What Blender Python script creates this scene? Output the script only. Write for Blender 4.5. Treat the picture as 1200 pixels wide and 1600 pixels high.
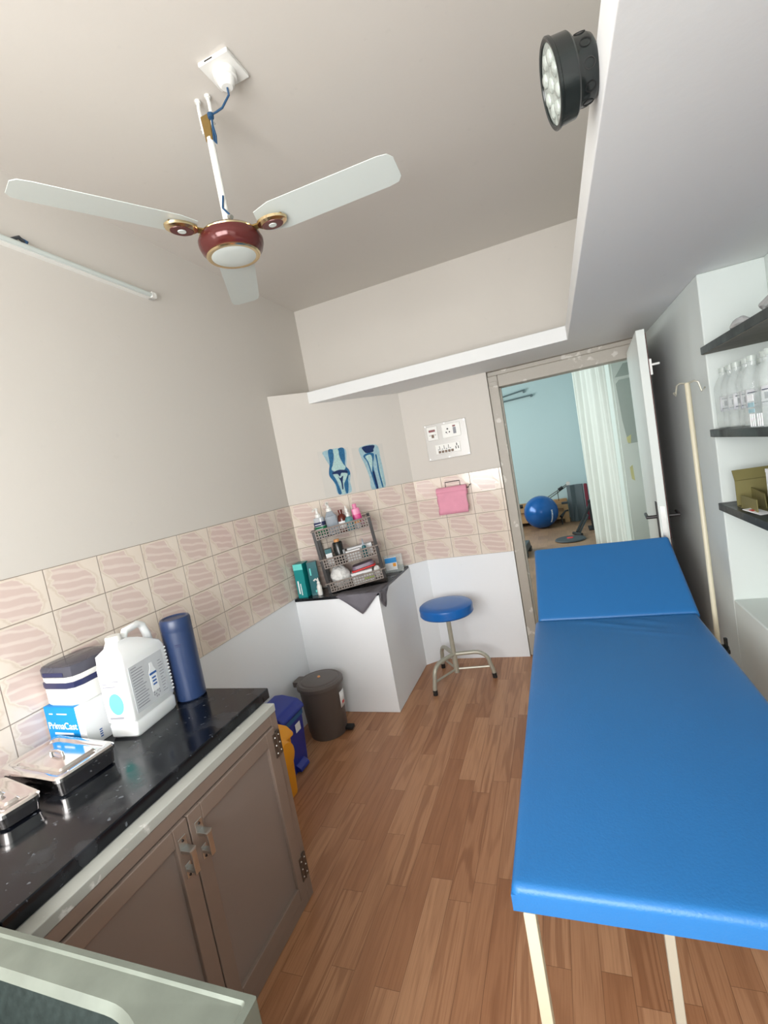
import bpy, bmesh, math, random
from mathutils import Vector, Matrix, noise
random.seed(7)
PI = math.pi
for o in list(bpy.data.objects): bpy.data.objects.remove(o)
SC = bpy.context.scene
COL = SC.collection

# ------------------------------------------------------------ camera
cam = bpy.data.cameras.new('camera'); camo = bpy.data.objects.new('camera', cam); COL.objects.link(camo)
cam.sensor_fit = 'HORIZONTAL'; cam.sensor_width = 36.0; cam.lens = 738.29 / 1200 * 36.0
cam.clip_start = .02
_yaw, _pit, _rol = -0.361898, -0.089904, -0.179811
_f = Vector((math.sin(_yaw)*math.cos(_pit), math.cos(_yaw)*math.cos(_pit), math.sin(_pit)))
_r0 = Vector((math.cos(_yaw), -math.sin(_yaw), 0)); _u0 = _r0.cross(_f)
_r = _r0*math.cos(_rol) + _u0*math.sin(_rol); _u = -_r0*math.sin(_rol) + _u0*math.cos(_rol)
camo.matrix_world = Matrix(((_r.x, _u.x, -_f.x, 0), (_r.y, _u.y, -_f.y, 0), (_r.z, _u.z, -_f.z, 1.5758), (0, 0, 0, 1)))
SC.camera = camo

# ------------------------------------------------------------ light and exposure
w = bpy.data.worlds.new('world'); SC.world = w; w.use_nodes = True
w.node_tree.nodes['Background'].inputs[0].default_value = (.80, .90, 1, 1)
w.node_tree.nodes['Background'].inputs[1].default_value = 1.0
SC.view_settings.view_transform = 'Standard'; SC.view_settings.look = 'None'
SC.view_settings.gamma = 1; SC.view_settings.use_curve_mapping = False
SC.view_settings.exposure = 0.08
def area(name, loc, size, rot, power, col, spread=PI):
    l = bpy.data.lights.new(name, 'AREA'); l.shape = 'RECTANGLE'; l.size, l.size_y = size
    l.energy = power; l.color = col; l.spread = spread
    o = bpy.data.objects.new(name, l); o.location = loc; o.rotation_euler = rot; COL.objects.link(o); return o
# daylight: the window behind the camera, the window beside it, and the far room's right-hand window; the left gym lamp is a fill
area('daylight_rear_window', (-.62, -1.22, 1.62), (1.9, 1.25), (PI/2, 0, 0), 112, (1, .985, .965))
area('daylight_side_window', (-1.86, -.38, 1.62), (.9, 1.1), (0, -PI/2, 0), 17, (1, .985, .965))
area('gym_left_fill', (-2.9, 6.8, 1.7), (1.4, 3.2), (0, -PI/2, 0), 130, (.93, 1, .985))  # unseen fill added inside the solid left wall to brighten the far room
area('gym_side_window', (1.9, 5.9, 2.0), (1.4, 1.8), (0, PI/2, 0), 22, (.84, 1, .98))

# ------------------------------------------------------------ materials
def N(nt, t, x=0, **kw):
    n = nt.nodes.new(t)
    for k, v in kw.items(): setattr(n, k, v)
    return n
def base(name, col, rough=.5, metal=0.0, **kw):
    m = bpy.data.materials.new(name); m.use_nodes = True
    b = m.node_tree.nodes['Principled BSDF']
    b.inputs['Base Color'].default_value = (*col, 1); b.inputs['Roughness'].default_value = rough
    b.inputs['Metallic'].default_value = metal
    for k, v in kw.items(): b.inputs[k].default_value = v
    return m
def srgb(*c): return tuple((x/255/12.92 if x/255 <= .04045 else ((x/255+.055)/1.055)**2.4) for x in c)
def proc(name, col, rough=.5, metal=0.0, var=.06, scale=8, bump=0.0, bscale=60, stretch=(1, 1, 1), **kw):
    """procedural: base colour with soft noise variation and a fine bump"""
    m = base(name, col, rough, metal, **kw); nt = m.node_tree; b = nt.nodes['Principled BSDF']
    tc = N(nt, 'ShaderNodeTexCoord'); mp = N(nt, 'ShaderNodeMapping'); mp.inputs['Scale'].default_value = stretch
    nt.links.new(tc.outputs['Object'], mp.inputs[0])
    n = N(nt, 'ShaderNodeTexNoise'); n.inputs['Scale'].default_value = scale; n.inputs['Detail'].default_value = 4
    nt.links.new(mp.outputs[0], n.inputs['Vector'])
    mr = N(nt, 'ShaderNodeMapRange'); mr.inputs['To Min'].default_value = 1-var; mr.inputs['To Max'].default_value = 1+var
    nt.links.new(n.outputs['Fac'], mr.inputs['Value'])
    mx = N(nt, 'ShaderNodeVectorMath', operation='SCALE'); mx.inputs[0].default_value = col
    nt.links.new(mr.outputs[0], mx.inputs['Scale']); nt.links.new(mx.outputs[0], b.inputs['Base Color'])
    if bump:
        n2 = N(nt, 'ShaderNodeTexNoise'); n2.inputs['Scale'].default_value = bscale; n2.inputs['Detail'].default_value = 3
        nt.links.new(mp.outputs[0], n2.inputs['Vector'])
        bp = N(nt, 'ShaderNodeBump'); bp.inputs['Strength'].default_value = bump; bp.inputs['Distance'].default_value = .01
        nt.links.new(n2.outputs['Fac'], bp.inputs['Height']); nt.links.new(bp.outputs[0], b.inputs['Normal'])
    return m
class G:
    """tiny math-node builder"""
    def __init__(s, nt): s.nt = nt
    def m(s, op, a, b=None, c=None):
        n = s.nt.nodes.new('ShaderNodeMath'); n.operation = op
        for i, v in enumerate((a, b, c)):
            if v is None: continue
            if isinstance(v, (int, float)): n.inputs[i].default_value = v
            else: s.nt.links.new(v, n.inputs[i])
        return n.outputs[0]
    def comb(s, x, y, z=0):
        n = s.nt.nodes.new('ShaderNodeCombineXYZ')
        for i, v in enumerate((x, y, z)):
            if isinstance(v, (int, float)): n.inputs[i].default_value = v
            else: s.nt.links.new(v, n.inputs[i])
        return n.outputs[0]
    def noise(s, vec, scale, detail=3, out='Fac'):
        n = s.nt.nodes.new('ShaderNodeTexNoise'); n.inputs['Scale'].default_value = scale; n.inputs['Detail'].default_value = detail
        s.nt.links.new(vec, n.inputs['Vector']); return n.outputs[out]
    def white(s, vec):
        n = s.nt.nodes.new('ShaderNodeTexWhiteNoise'); n.noise_dimensions = '3D'; s.nt.links.new(vec, n.inputs['Vector']); return n.outputs['Value']
    def step(s, v, a, b):
        n = s.nt.nodes.new('ShaderNodeMapRange'); n.interpolation_type = 'SMOOTHSTEP'
        n.inputs['From Min'].default_value = a; n.inputs['From Max'].default_value = b
        s.nt.links.new(v, n.inputs['Value']); return n.outputs[0]
    def mix(s, f, a, b):
        n = s.nt.nodes.new('ShaderNodeMix'); n.data_type = 'RGBA'
        for i, v in ((0, f), (6, a), (7, b)):
            if isinstance(v, (int, float)): n.inputs[i].default_value = v
            elif isinstance(v, tuple): n.inputs[i].default_value = (*v, 1)
            else: s.nt.links.new(v, n.inputs[i])
        return n.outputs[2]
    def xyz(s, vec):
        n = s.nt.nodes.new('ShaderNodeSeparateXYZ'); s.nt.links.new(vec, n.inputs[0]); return n.outputs
def tile_mat():
    """local x along the wall, z up; 0.2172 x 0.156 tiles with a rosy wave-striped lozenge"""
    m = base('printed_tile', (.6, .5, .45), .16); nt = m.node_tree; g = G(nt); b = nt.nodes['Principled BSDF']
    tc = N(nt, 'ShaderNodeTexCoord'); P = g.xyz(tc.outputs['Object'])
    u = g.m('DIVIDE', P[0], .2172); v = g.m('DIVIDE', P[2], .156)
    fu = g.m('FRACT', u); fv = g.m('FRACT', v)
    iu = g.m('FLOOR', u); iv = g.m('FLOOR', v)
    vec = g.comb(g.m('MULTIPLY', u, 1.0), g.m('MULTIPLY', v, 1.0), 0)
    d1 = g.m('MULTIPLY', g.m('SUBTRACT', g.noise(vec, 3.2, 4), .5), .30)
    d2 = g.m('MULTIPLY', g.m('SUBTRACT', g.noise(vec, 5.1, 4), .5), .26)
    a = g.m('SUBTRACT', fu, .47); c = g.m('SUBTRACT', fv, .5)
    h1 = g.m('ABSOLUTE', g.m('ADD', g.m('ADD', g.m('MULTIPLY', a, 1.05), g.m('MULTIPLY', c, .60)), d1))
    h2 = g.m('ABSOLUTE', g.m('ADD', c, g.m('MULTIPLY', d2, .35)))
    h3 = g.m('ABSOLUTE', g.m('ADD', g.m('SUBTRACT', g.m('MULTIPLY', a, .95), g.m('MULTIPLY', c, .15)), d2))
    d = g.m('MAXIMUM', g.m('MAXIMUM', h1, g.m('MULTIPLY', h2, .86)), g.m('MULTIPLY', h3, .98))
    inside = g.m('SUBTRACT', 1, g.step(d, .365, .395))
    vein = g.m('MULTIPLY', g.step(d, .395, .42), g.m('SUBTRACT', 1, g.step(d, .42, .475)))
    st = g.m('SINE', g.m('ADD', g.m('MULTIPLY', g.m('ADD', fv, g.m('MULTIPLY', fu, .20)), 27), g.m('MULTIPLY', g.noise(vec, 2.0, 2), 5)))
    st = g.step(st, .1, 1.0)
    pink = g.mix(st, srgb(218, 198, 190), srgb(233, 220, 211))
    pink = g.mix(g.m('MULTIPLY', g.noise(g.comb(g.m('MULTIPLY', fu, 2), g.m('MULTIPLY', fv, 24), 0), 2.5), .45), pink, srgb(213, 188, 180))
    cream = g.mix(g.noise(vec, 1.7), srgb(226, 212, 198), srgb(236, 226, 214))
    col = g.mix(inside, cream, pink)
    col = g.mix(g.m('MULTIPLY', vein, .38), col, srgb(205, 186, 166))
    eu = g.m('MINIMUM', fu, g.m('SUBTRACT', 1, fu)); ev = g.m('MINIMUM', fv, g.m('SUBTRACT', 1, fv))
    e = g.m('MINIMUM', g.m('MULTIPLY', eu, .2172), g.m('MULTIPLY', ev, .156))
    gr = g.m('SUBTRACT', 1, g.step(e, .0009, .0022))
    col = g.mix(gr, col, srgb(150, 136, 124)); nt.links.new(col, b.inputs['Base Color'])
    nt.links.new(g.m('ADD', g.m('MULTIPLY', gr, .5), .13), b.inputs['Roughness'])
    bp = N(nt, 'ShaderNodeBump'); bp.inputs['Strength'].default_value = .5; bp.inputs['Distance'].default_value = .002
    hh = g.m('SUBTRACT', g.m('ADD', g.m('MULTIPLY', g.step(d, .36, .46), .25), g.m('MULTIPLY', g.white(g.comb(iu, iv, 0)), .1)), gr)
    nt.links.new(hh, bp.inputs['Height']); nt.links.new(bp.outputs[0], b.inputs['Normal'])
    return m
def plank_mat(name, cols, W, L, seam=.0012, rough=.38, grain=1.0):
    m = base(name, cols[0], rough); nt = m.node_tree; g = G(nt); b = nt.nodes['Principled BSDF']
    tc = N(nt, 'ShaderNodeTexCoord'); P = g.xyz(tc.outputs['Object'])
    u = g.m('DIVIDE', P[0], W); iu = g.m('FLOOR', u); fu = g.m('FRACT', u)
    r1 = g.white(g.comb(iu, 3.7, 0))
    v = g.m('ADD', g.m('DIVIDE', P[1], L), g.m('MULTIPLY', r1, 7)); iv = g.m('FLOOR', v); fv = g.m('FRACT', v)
    r2 = g.white(g.comb(iu, iv, 1.3)); r3 = g.white(g.comb(iu, iv, 8.1))
    off = g.m('MULTIPLY', r3, 9)
    gv = g.comb(g.m('ADD', g.m('MULTIPLY', P[0], 16), off), g.m('ADD', g.m('MULTIPLY', P[1], 1.3), off), off)
    rings = g.m('SINE', g.m('MULTIPLY', g.noise(gv, .8, 1.5), 40))
    rings = g.step(rings, -.2, 1.0)
    fine = g.noise(g.comb(g.m('MULTIPLY', P[0], 240), g.m('MULTIPLY', P[1], 7), off), 1.0, 3)
    col = g.mix(r2, cols[0], cols[1])
    col = g.mix(g.m('MULTIPLY', g.m('MULTIPLY', rings, g.m('ADD', .15, g.m('MULTIPLY', r3, .38))), grain), col, cols[2])
    col = g.mix(g.m('MULTIPLY', g.step(fine, .40, .80), .38*grain), col, cols[2])
    e = g.m('MINIMUM', g.m('MULTIPLY', g.m('MINIMUM', fu, g.m('SUBTRACT', 1, fu)), W), g.m('MULTIPLY', g.m('MINIMUM', fv, g.m('SUBTRACT', 1, fv)), L))
    gr = g.m('SUBTRACT', 1, g.step(e, seam*.4, seam))
    col = g.mix(g.m('MULTIPLY', gr, .55), col, tuple(c*.4 for c in cols[2])); nt.links.new(col, b.inputs['Base Color'])
    return m
def stone_mat(name, dark, spec, rough=.18):
    m = base(name, dark, rough); nt = m.node_tree; g = G(nt); b = nt.nodes['Principled BSDF']
    tc = N(nt, 'ShaderNodeTexCoord'); o = tc.outputs['Object']
    n1 = g.noise(o, 9, 6); n2 = g.noise(o, 55, 5)
    f = g.m('ADD', g.m('MULTIPLY', g.step(n1, .5, .8), .16), g.m('MULTIPLY', g.step(n2, .66, .74), .55))
    nt.links.new(g.mix(f, dark, spec), b.inputs['Base Color'])
    nt.links.new(g.m('ADD', rough, g.m('MULTIPLY', g.step(n1, .4, .7), .22)), b.inputs['Roughness'])
    return m
def worn_mat(name, col, chip, rough=.5, th=.62):
    m = base(name, col, rough); nt = m.node_tree; g = G(nt); b = nt.nodes['Principled BSDF']
    tc = N(nt, 'ShaderNodeTexCoord'); o = tc.outputs['Object']
    f = g.step(g.noise(o, 14, 7), th, th+.06)
    nt.links.new(g.mix(f, col, chip), b.inputs['Base Color'])
    bp = N(nt, 'ShaderNodeBump'); bp.inputs['Strength'].default_value = .4; bp.inputs['Distance'].default_value = .004
    nt.links.new(g.noise(o, 30, 5), bp.inputs['Height']); nt.links.new(bp.outputs[0], b.inputs['Normal'])
    return m
def wall_mat(name, col, dirt=.05):
    m = base(name, col, .7); nt = m.node_tree; g = G(nt); b = nt.nodes['Principled BSDF']
    tc = N(nt, 'ShaderNodeTexCoord'); o = tc.outputs['Object']
    f = g.m('MULTIPLY', g.step(g.noise(o, 1.4, 5), .45, .75), dirt*2)
    c = g.mix(f, col, tuple(x*.8 for x in col))
    f2 = g.m('MULTIPLY', g.step(g.noise(o, 22, 6), .68, .74), .10)
    nt.links.new(g.mix(f2, c, tuple(x*.7 for x in col)), b.inputs['Base Color'])
    bp = N(nt, 'ShaderNodeBump'); bp.inputs['Strength'].default_value = .045; bp.inputs['Distance'].default_value = .01
    nt.links.new(g.noise(o, 38, 4), bp.inputs['Height']); nt.links.new(bp.outputs[0], b.inputs['Normal'])
    return m
def clear_mat(name, col, rough=.08, trans=1.0):
    return proc(name, col, rough, var=.01, **{'Transmission Weight': trans, 'IOR': 1.25})
M = {}
M['wall_warm'] = wall_mat('wall_warm', srgb(214, 209, 202), .03)
M['wall_white'] = wall_mat('wall_white', srgb(240, 244, 248), .03)
M['wall_grey'] = wall_mat('wall_grey', srgb(208, 216, 213), .03)
M['gym_wall'] = wall_mat('gym_wall', srgb(186, 204, 206), .02)
M['slab'] = wall_mat('slab', srgb(230, 232, 232), .02)
M['tile'] = tile_mat()
M['floor'] = plank_mat('laminate', (srgb(192, 144, 108), srgb(164, 114, 80), srgb(128, 80, 50)), .083, .56)
M['gym_floor'] = plank_mat('parquet', (srgb(158, 122, 94), srgb(138, 106, 82), srgb(112, 84, 66)), .15, .30, rough=.45, grain=.6)
M['granite'] = stone_mat('black_granite', (.004, .005, .008), (.20, .22, .25), .12)
M['granite'].node_tree.nodes['Principled BSDF'].inputs['Specular IOR Level'].default_value = .34
M['shelf_stone'] = stone_mat('shelf_granite', (.018, .026, .026), (.10, .12, .12), .32)
M['under_stone'] = proc('rough_stone_underside', srgb(120, 118, 108), .8, var=.35, scale=16, stretch=(1, 5, 1))
M['alu'] = proc('bronze_aluminium', srgb(150, 134, 124), .42, .35, var=.06, scale=3, stretch=(1, 1, 6))
M['alu_panel'] = proc('bronze_panel', srgb(146, 134, 128), .40, .25, var=.07, scale=2.2)
M['strip'] = worn_mat('cement_strip', srgb(172, 174, 168), srgb(222, 222, 218), .7)
M['hinge_metal'] = proc('hinge_metal', srgb(110, 100, 92), .35, .8, var=.15, scale=40)
M['steel'] = proc('polished_steel', (.80, .77, .76), .10, 1, var=.03)
M['zinc'] = proc('zinc_steel', (.62, .62, .60), .32, 1, var=.1, scale=30)
M['sink_steel'] = proc('sink_steel', srgb(112, 119, 110), .34, .30, var=.30, scale=14, bump=.10, bscale=18)
M['sink_bowl'] = proc('sink_bowl', srgb(58, 68, 66), .42, .6, var=.6, scale=75, bump=.06)
M['blue'] = proc('blue_vinyl', srgb(34, 108, 172), .40, var=.04, scale=5, bump=.10, bscale=220)
M['blue2'] = proc('blue_vinyl_stool', srgb(24, 100, 178), .30, var=.04, scale=9)
M['cream_paint'] = proc('cream_paint', srgb(206, 200, 176), .4, var=.04)
M['silver_paint'] = proc('silver_paint', srgb(178, 176, 162), .36, .3, var=.05)
M['rubber'] = proc('black_rubber', (.012, .012, .013), .5, var=.2)
M['blackp'] = proc('black_plastic', (.010, .013, .013), .22, var=.15)
M['hole'] = proc('vent_hole', (.002, .002, .002), .6)
M['door'] = proc('door_paint', srgb(214, 220, 216), .4, var=.05, scale=6, bump=.05, bscale=12)
M['frame'] = worn_mat('frame_paint', srgb(176, 170, 160), srgb(206, 202, 194), .45, .60)
M['maroon'] = proc('maroon_enamel', srgb(92, 40, 38), .14, .2, var=.06)
M['gold'] = proc('brass', srgb(222, 200, 160), .2, 1, var=.05)
M['bronze'] = proc('bracket_bronze', srgb(138, 112, 62), .5, .5, var=.2, scale=60)
M['blade'] = proc('blade_paint', srgb(206, 214, 210), .34, var=.02)
M['white'] = proc('white_plastic', srgb(236, 236, 232), .32, var=.02)
M['whitebox'] = proc('white_card', srgb(236, 238, 240), .55, var=.02)
M['wire_blue'] = proc('blue_wire', srgb(34, 74, 110), .5, var=.1)
M['navy'] = proc('navy_plastic', srgb(36, 54, 90), .34, var=.04)
M['darknavy'] = proc('navy_label', srgb(38, 44, 84), .3, var=.1)
M['clear_dark'] = proc('smoky_lid', srgb(120, 120, 134), .12, var=.1, **{'Transmission Weight': .55, 'IOR': 1.2})
M['cyan'] = proc('cyan_card', srgb(0, 140, 214), .45, var=.02)
M['inkwhite'] = proc('white_ink', srgb(245, 248, 250), .6, var=.01)
M['inkgrey'] = proc('grey_ink', srgb(150, 152, 160), .6, var=.1)
M['inkdark'] = proc('dark_ink', srgb(60, 66, 86), .6, var=.1)
M['inkblue'] = proc('blue_ink', srgb(52, 100, 170), .6, var=.1)
M['aqua'] = proc('aqua_ink', srgb(108, 218, 212), .6, var=.05)
M['label'] = proc('grey_label', srgb(206, 210, 214), .5, var=.05, scale=40)
M['jerry'] = proc('jerry_plastic', srgb(240, 243, 244), .38, var=.01, **{'Subsurface Weight': .05})
M['bin_grey'] = proc('grey_bin', srgb(92, 84, 80), .42, var=.05)
M['bin_blue'] = proc('blue_bin', srgb(26, 48, 150), .3, var=.05)
M['bin_teal'] = proc('teal_bag', srgb(10, 96, 150), .35, var=.12, scale=30)
M['bin_yellow'] = proc('yellow_bin', srgb(238, 160, 28), .4, var=.06)
M['teal'] = proc('teal_card', srgb(16, 140, 142), .35, var=.05)
M['teald'] = proc('dark_teal_card', srgb(10, 96, 104), .35, var=.1, scale=20)
M['rackdark'] = proc('rack_post', srgb(30, 27, 28), .4, var=.1)
M['rackgrey'] = proc('rack_basket', srgb(142, 132, 126), .45, var=.05)
M['green'] = proc('green_label', srgb(20, 110, 72), .4, var=.1)
M['lotion'] = proc('frosted_bottle', srgb(220, 226, 232), .2, var=.02, **{'Transmission Weight': .35})
M['gel'] = proc('clear_gel', srgb(198, 210, 222), .12, var=.02, **{'Transmission Weight': .6, 'IOR': 1.3})
M['brown'] = proc('amber_bottle', srgb(92, 34, 20), .15, var=.1)
M['pink'] = proc('pink_plastic', srgb(226, 132, 172), .3, var=.04)
M['magenta'] = proc('magenta_label', srgb(214, 66, 138), .3, var=.1, scale=40)
M['tealgel'] = proc('teal_gel', srgb(120, 178, 184), .15, var=.05, **{'Transmission Weight': .4})
M['orange'] = proc('orange_cap', srgb(224, 158, 98), .4, var=.05)
M['gauze'] = proc('gauze', srgb(232, 232, 230), .85, var=.10, scale=40, bump=1.0, bscale=45)
M['purple'] = proc('mauve_pack', srgb(128, 112, 130), .4, var=.1)
M['red'] = proc('red_plastic', srgb(206, 42, 44), .35, var=.05)
M['lime'] = proc('lime_print', srgb(168, 194, 78), .4, var=.1)
M['cloth'] = proc('grey_cloth', srgb(112, 110, 118), .9, var=.08, scale=20, bump=.3, bscale=200)
M['tissue'] = proc('pink_tissue', srgb(230, 158, 180), .85, var=.10, scale=14, bump=.25, bscale=50)
M['film'] = proc('film_base', srgb(212, 209, 203), .22, var=.03)
M['film_blue'] = proc('film_blue', srgb(44, 104, 148), .2, var=.7, scale=110)
M['film_dark'] = proc('film_dark', srgb(26, 46, 92), .2, var=.7, scale=120)
M['film_light'] = proc('film_light', srgb(160, 192, 202), .2, var=.3, scale=60)
M['film_bone'] = proc('film_bone', srgb(176, 208, 206), .2, var=.4, scale=110)
M['acrylic'] = proc('board_acrylic', srgb(206, 204, 200), .2, var=.02)
M['switch_brown'] = proc('switch_brown', srgb(110, 86, 66), .4, var=.1)
M['indicator'] = proc('indicator_red', srgb(120, 34, 40), .3, var=.1)
M['slot'] = proc('socket_slot', srgb(30, 26, 26), .5, var=.1)
M['lens'] = proc('lens_plastic', srgb(168, 176, 170), .14, var=.1, scale=50, bump=.4, bscale=60)
M['pet'] = proc('clear_pet', srgb(226, 236, 234), .06, var=.02, **{'Alpha': .30})
M['petcap'] = proc('pale_cap', srgb(206, 216, 210), .2, var=.02, **{'Alpha': .5})
M['polythene'] = proc('polythene', srgb(216, 216, 216), .22, var=.06, bump=.5, bscale=20, **{'Transmission Weight': .45})
M['olive'] = proc('olive_card', srgb(116, 110, 66), .7, var=.06, scale=14)
M['pharm_green'] = proc('green_card', srgb(88, 178, 78), .45, var=.05)
M['gymball'] = proc('ball_vinyl', srgb(16, 84, 152), .22, .15, var=.05)
M['wood_light'] = proc('light_wood', srgb(176, 136, 94), .5, var=.14, scale=4, stretch=(1, 8, 8))
M['matgrey'] = proc('mat_grey', srgb(86, 94, 98), .75, var=.05)
M['matred'] = proc('mat_maroon', srgb(116, 34, 50), .7, var=.06)
M['darkgrey'] = proc('dark_grey_plastic', srgb(58, 62, 66), .5, var=.08)
M['rope'] = proc('rope', srgb(110, 112, 106), .8, var=.2, scale=80)
M['curtain'] = proc('curtain_cloth', srgb(212, 216, 210), .8, var=.03)
M['cupboard'] = proc('cupboard_paint', srgb(216, 226, 220), .4, var=.03)
M['glassgrey'] = proc('frosted_glass', srgb(170, 182, 176), .25, var=.04)
M['stain'] = proc('yellow_stain', srgb(206, 206, 150), .7, var=.1)
M['barsteel'] = proc('grey_bar', srgb(104, 118, 122), .4, .3, var=.05)
M['glass'] = clear_mat('window_glass', (1, 1, 1), .0)

# ------------------------------------------------------------ mesh helpers
class MB:
    def __init__(s): s.bm = bmesh.new(); s.X = Matrix.Identity(4)
    def at(s, loc=(0, 0, 0), rz=0, rx=0, ry=0):
        s.X = Matrix.Translation(loc) @ Matrix.Rotation(rz, 4, 'Z') @ Matrix.Rotation(ry, 4, 'Y') @ Matrix.Rotation(rx, 4, 'X'); return s
    def v(s, p): return s.bm.verts.new(s.X @ Vector(p))
    def face(s, vs):
        try: return s.bm.faces.new(vs)
        except ValueError: return None
    def box(s, x0, x1, y0, y1, z0, z1):
        a = [s.v((x, y, z)) for z in (z0, z1) for y in (y0, y1) for x in (x0, x1)]
        for q in ((0, 2, 3, 1), (4, 5, 7, 6), (0, 1, 5, 4), (2, 6, 7, 3), (0, 4, 6, 2), (1, 3, 7, 5)): s.face([a[i] for i in q])
        return s
    def prism(s, pts, z0, z1, axis='z'):
        f = {'z': lambda p, h: (p[0], p[1], h), 'y': lambda p, h: (p[0], h, p[1]), 'x': lambda p, h: (h, p[0], p[1])}[axis]
        a = [s.v(f(p, z0)) for p in pts]; b = [s.v(f(p, z1)) for p in pts]; n = len(pts)
        s.face(a[::-1]); s.face(b)
        for i in range(n): s.face([a[i], a[(i+1) % n], b[(i+1) % n], b[i]])
        return s
    def loft(s, rings, cap=True, closed=True):
        R = [[s.v(p) for p in r] for r in rings]; n = len(R[0])
        for a, b in zip(R, R[1:]):
            for i in range(n if closed else n-1): s.face([a[i], a[(i+1) % n], b[(i+1) % n], b[i]])
        if cap: s.face(R[0][::-1]); s.face(R[-1])
        return s
    def lathe(s, prof, c=(0, 0, 0), seg=32, axis='z', sx=1, sy=1):
        f = {'z': lambda x, y, h: (c[0]+x, c[1]+y, c[2]+h), 'x': lambda x, y, h: (c[0]+h, c[1]+x, c[2]+y), 'y': lambda x, y, h: (c[0]+x, c[1]+h, c[2]+y)}[axis]
        return s.loft([[f(max(r, 1e-4)*math.cos(2*PI*i/seg)*sx, max(r, 1e-4)*math.sin(2*PI*i/seg)*sy, h) for i in range(seg)] for r, h in prof])
    def tube(s, path, r, seg=10, cap=True):
        P = [Vector(p) for p in path]; rs = r if isinstance(r, (list, tuple)) else [r]*len(P); rings = []; prev = None
        for i, p in enumerate(P):
            t = (P[min(i+1, len(P)-1)]-P[max(i-1, 0)]).normalized()
            if prev is None: a = t.orthogonal().normalized()
            else: a = (prev - t*prev.dot(t)).normalized()
            prev = a; b = t.cross(a)
            rings.append([tuple(p + (a*math.cos(2*PI*k/seg)+b*math.sin(2*PI*k/seg))*rs[i]) for k in range(seg)])
        return s.loft(rings, cap)
    def rbox(s, x0, x1, y0, y1, z0, z1, r=.01, n=4, taper=1.0):
        """box with rounded vertical corners; taper scales the top"""
        def ring(z, k):
            cx, cy = (x0+x1)/2, (y0+y1)/2; out = []
            for ax, ay, a0 in ((x1-r, y1-r, 0), (x0+r, y1-r, PI/2), (x0+r, y0+r, PI), (x1-r, y0+r, 1.5*PI)):
                for i in range(n+1):
                    t = a0+PI/2*i/n; out.append((cx+(ax+r*math.cos(t)-cx)*k, cy+(ay+r*math.sin(t)-cy)*k, z))
            return out
        return s.loft([ring(z0, 1), ring(z1, taper)])
    def build(s, name, mat, parent=None, bevel=0, split=False, seg=2, smooth=True, label=None, loc=None, rz=0, subsurf=0):
        if split:                    # every separate piece becomes an object of its own
            seen = set(); out = None
            for v in list(s.bm.verts):
                if v in seen: continue
                st, isl = [v], []; seen.add(v)
                while st:
                    q = st.pop(); isl.append(q)
                    for e in q.link_edges:
                        r = e.other_vert(q)
                        if r not in seen: seen.add(r); st.append(r)
                n = MB(); mp = {q: n.bm.verts.new(q.co) for q in isl}
                for f in {f for q in isl for f in q.link_faces}: n.bm.faces.new([mp[q] for q in f.verts])
                o = n.build(name, mat, parent, bevel=bevel, seg=seg, smooth=smooth, label=label, loc=loc, rz=rz); out = out or o
            s.bm.free(); return out
        bmesh.ops.recalc_face_normals(s.bm, faces=s.bm.faces)
        me = bpy.data.meshes.new(name); s.bm.to_mesh(me); s.bm.free()
        if smooth: me.shade_smooth(); me.set_sharp_from_angle(angle=.75 if name in ('mattress', 'headrest') else .62)
        o = bpy.data.objects.new(name, me); COL.objects.link(o); me.materials.append(M[mat] if isinstance(mat, str) else mat)
        if parent: o.parent = parent
        if loc: o.location = loc
        o.rotation_euler.z = rz
        if bevel:
            b = o.modifiers.new('bevel', 'BEVEL'); b.width = bevel; b.segments = seg; b.limit_method = 'ANGLE'; b.angle_limit = .6; b.harden_normals = True
        if subsurf:
            q = o.modifiers.new('subsurf', 'SUBSURF'); q.levels = q.render_levels = subsurf
        if label: o['label'] = label
        return o
def tag(o, label, cat, group=None):
    o['label'] = label; o['category'] = cat
    if group: o['group'] = group
    return o
def thing(name, label, cat, loc=(0, 0, 0), rz=0, group=None):
    o = bpy.data.objects.new(name, None); COL.objects.link(o); o.location = loc; o.rotation_euler.z = rz
    o.empty_display_size = .05
    return tag(o, label, cat, group)
def struct(o): o['kind'] = 'structure'; return o
def senode(name, loc=(0, 0, 0)):
    o = bpy.data.objects.new(name, None); COL.objects.link(o); o.location = loc; o['kind'] = 'structure'; return o
def text(name, s, size, mat, parent, mat4, depth=.0004, label=None):
    c = bpy.data.curves.new(name, 'FONT'); c.body = s; c.size = size; c.extrude = depth; c.align_x = 'CENTER'; c.align_y = 'CENTER'
    c.offset = size*.012
    t = bpy.data.objects.new(name+'_curve', c); me = bpy.data.meshes.new_from_object(t); bpy.data.objects.remove(t)
    me.transform(mat4); o = bpy.data.objects.new(name, me); COL.objects.link(o); me.materials.clear(); me.materials.append(M[mat]); o.parent = parent
    return o
def copy_tree(o, parent=None):
    c = o.copy(); COL.objects.link(c)
    if parent: c.parent = parent
    for ch in o.children: copy_tree(ch, c)
    return c
def rotm(loc, cols):
    a, b, c = [Vector(v).normalized() for v in cols]
    return Matrix(((a.x, b.x, c.x, loc[0]), (a.y, b.y, c.y, loc[1]), (a.z, b.z, c.z, loc[2]), (0, 0, 0, 1)))

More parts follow.
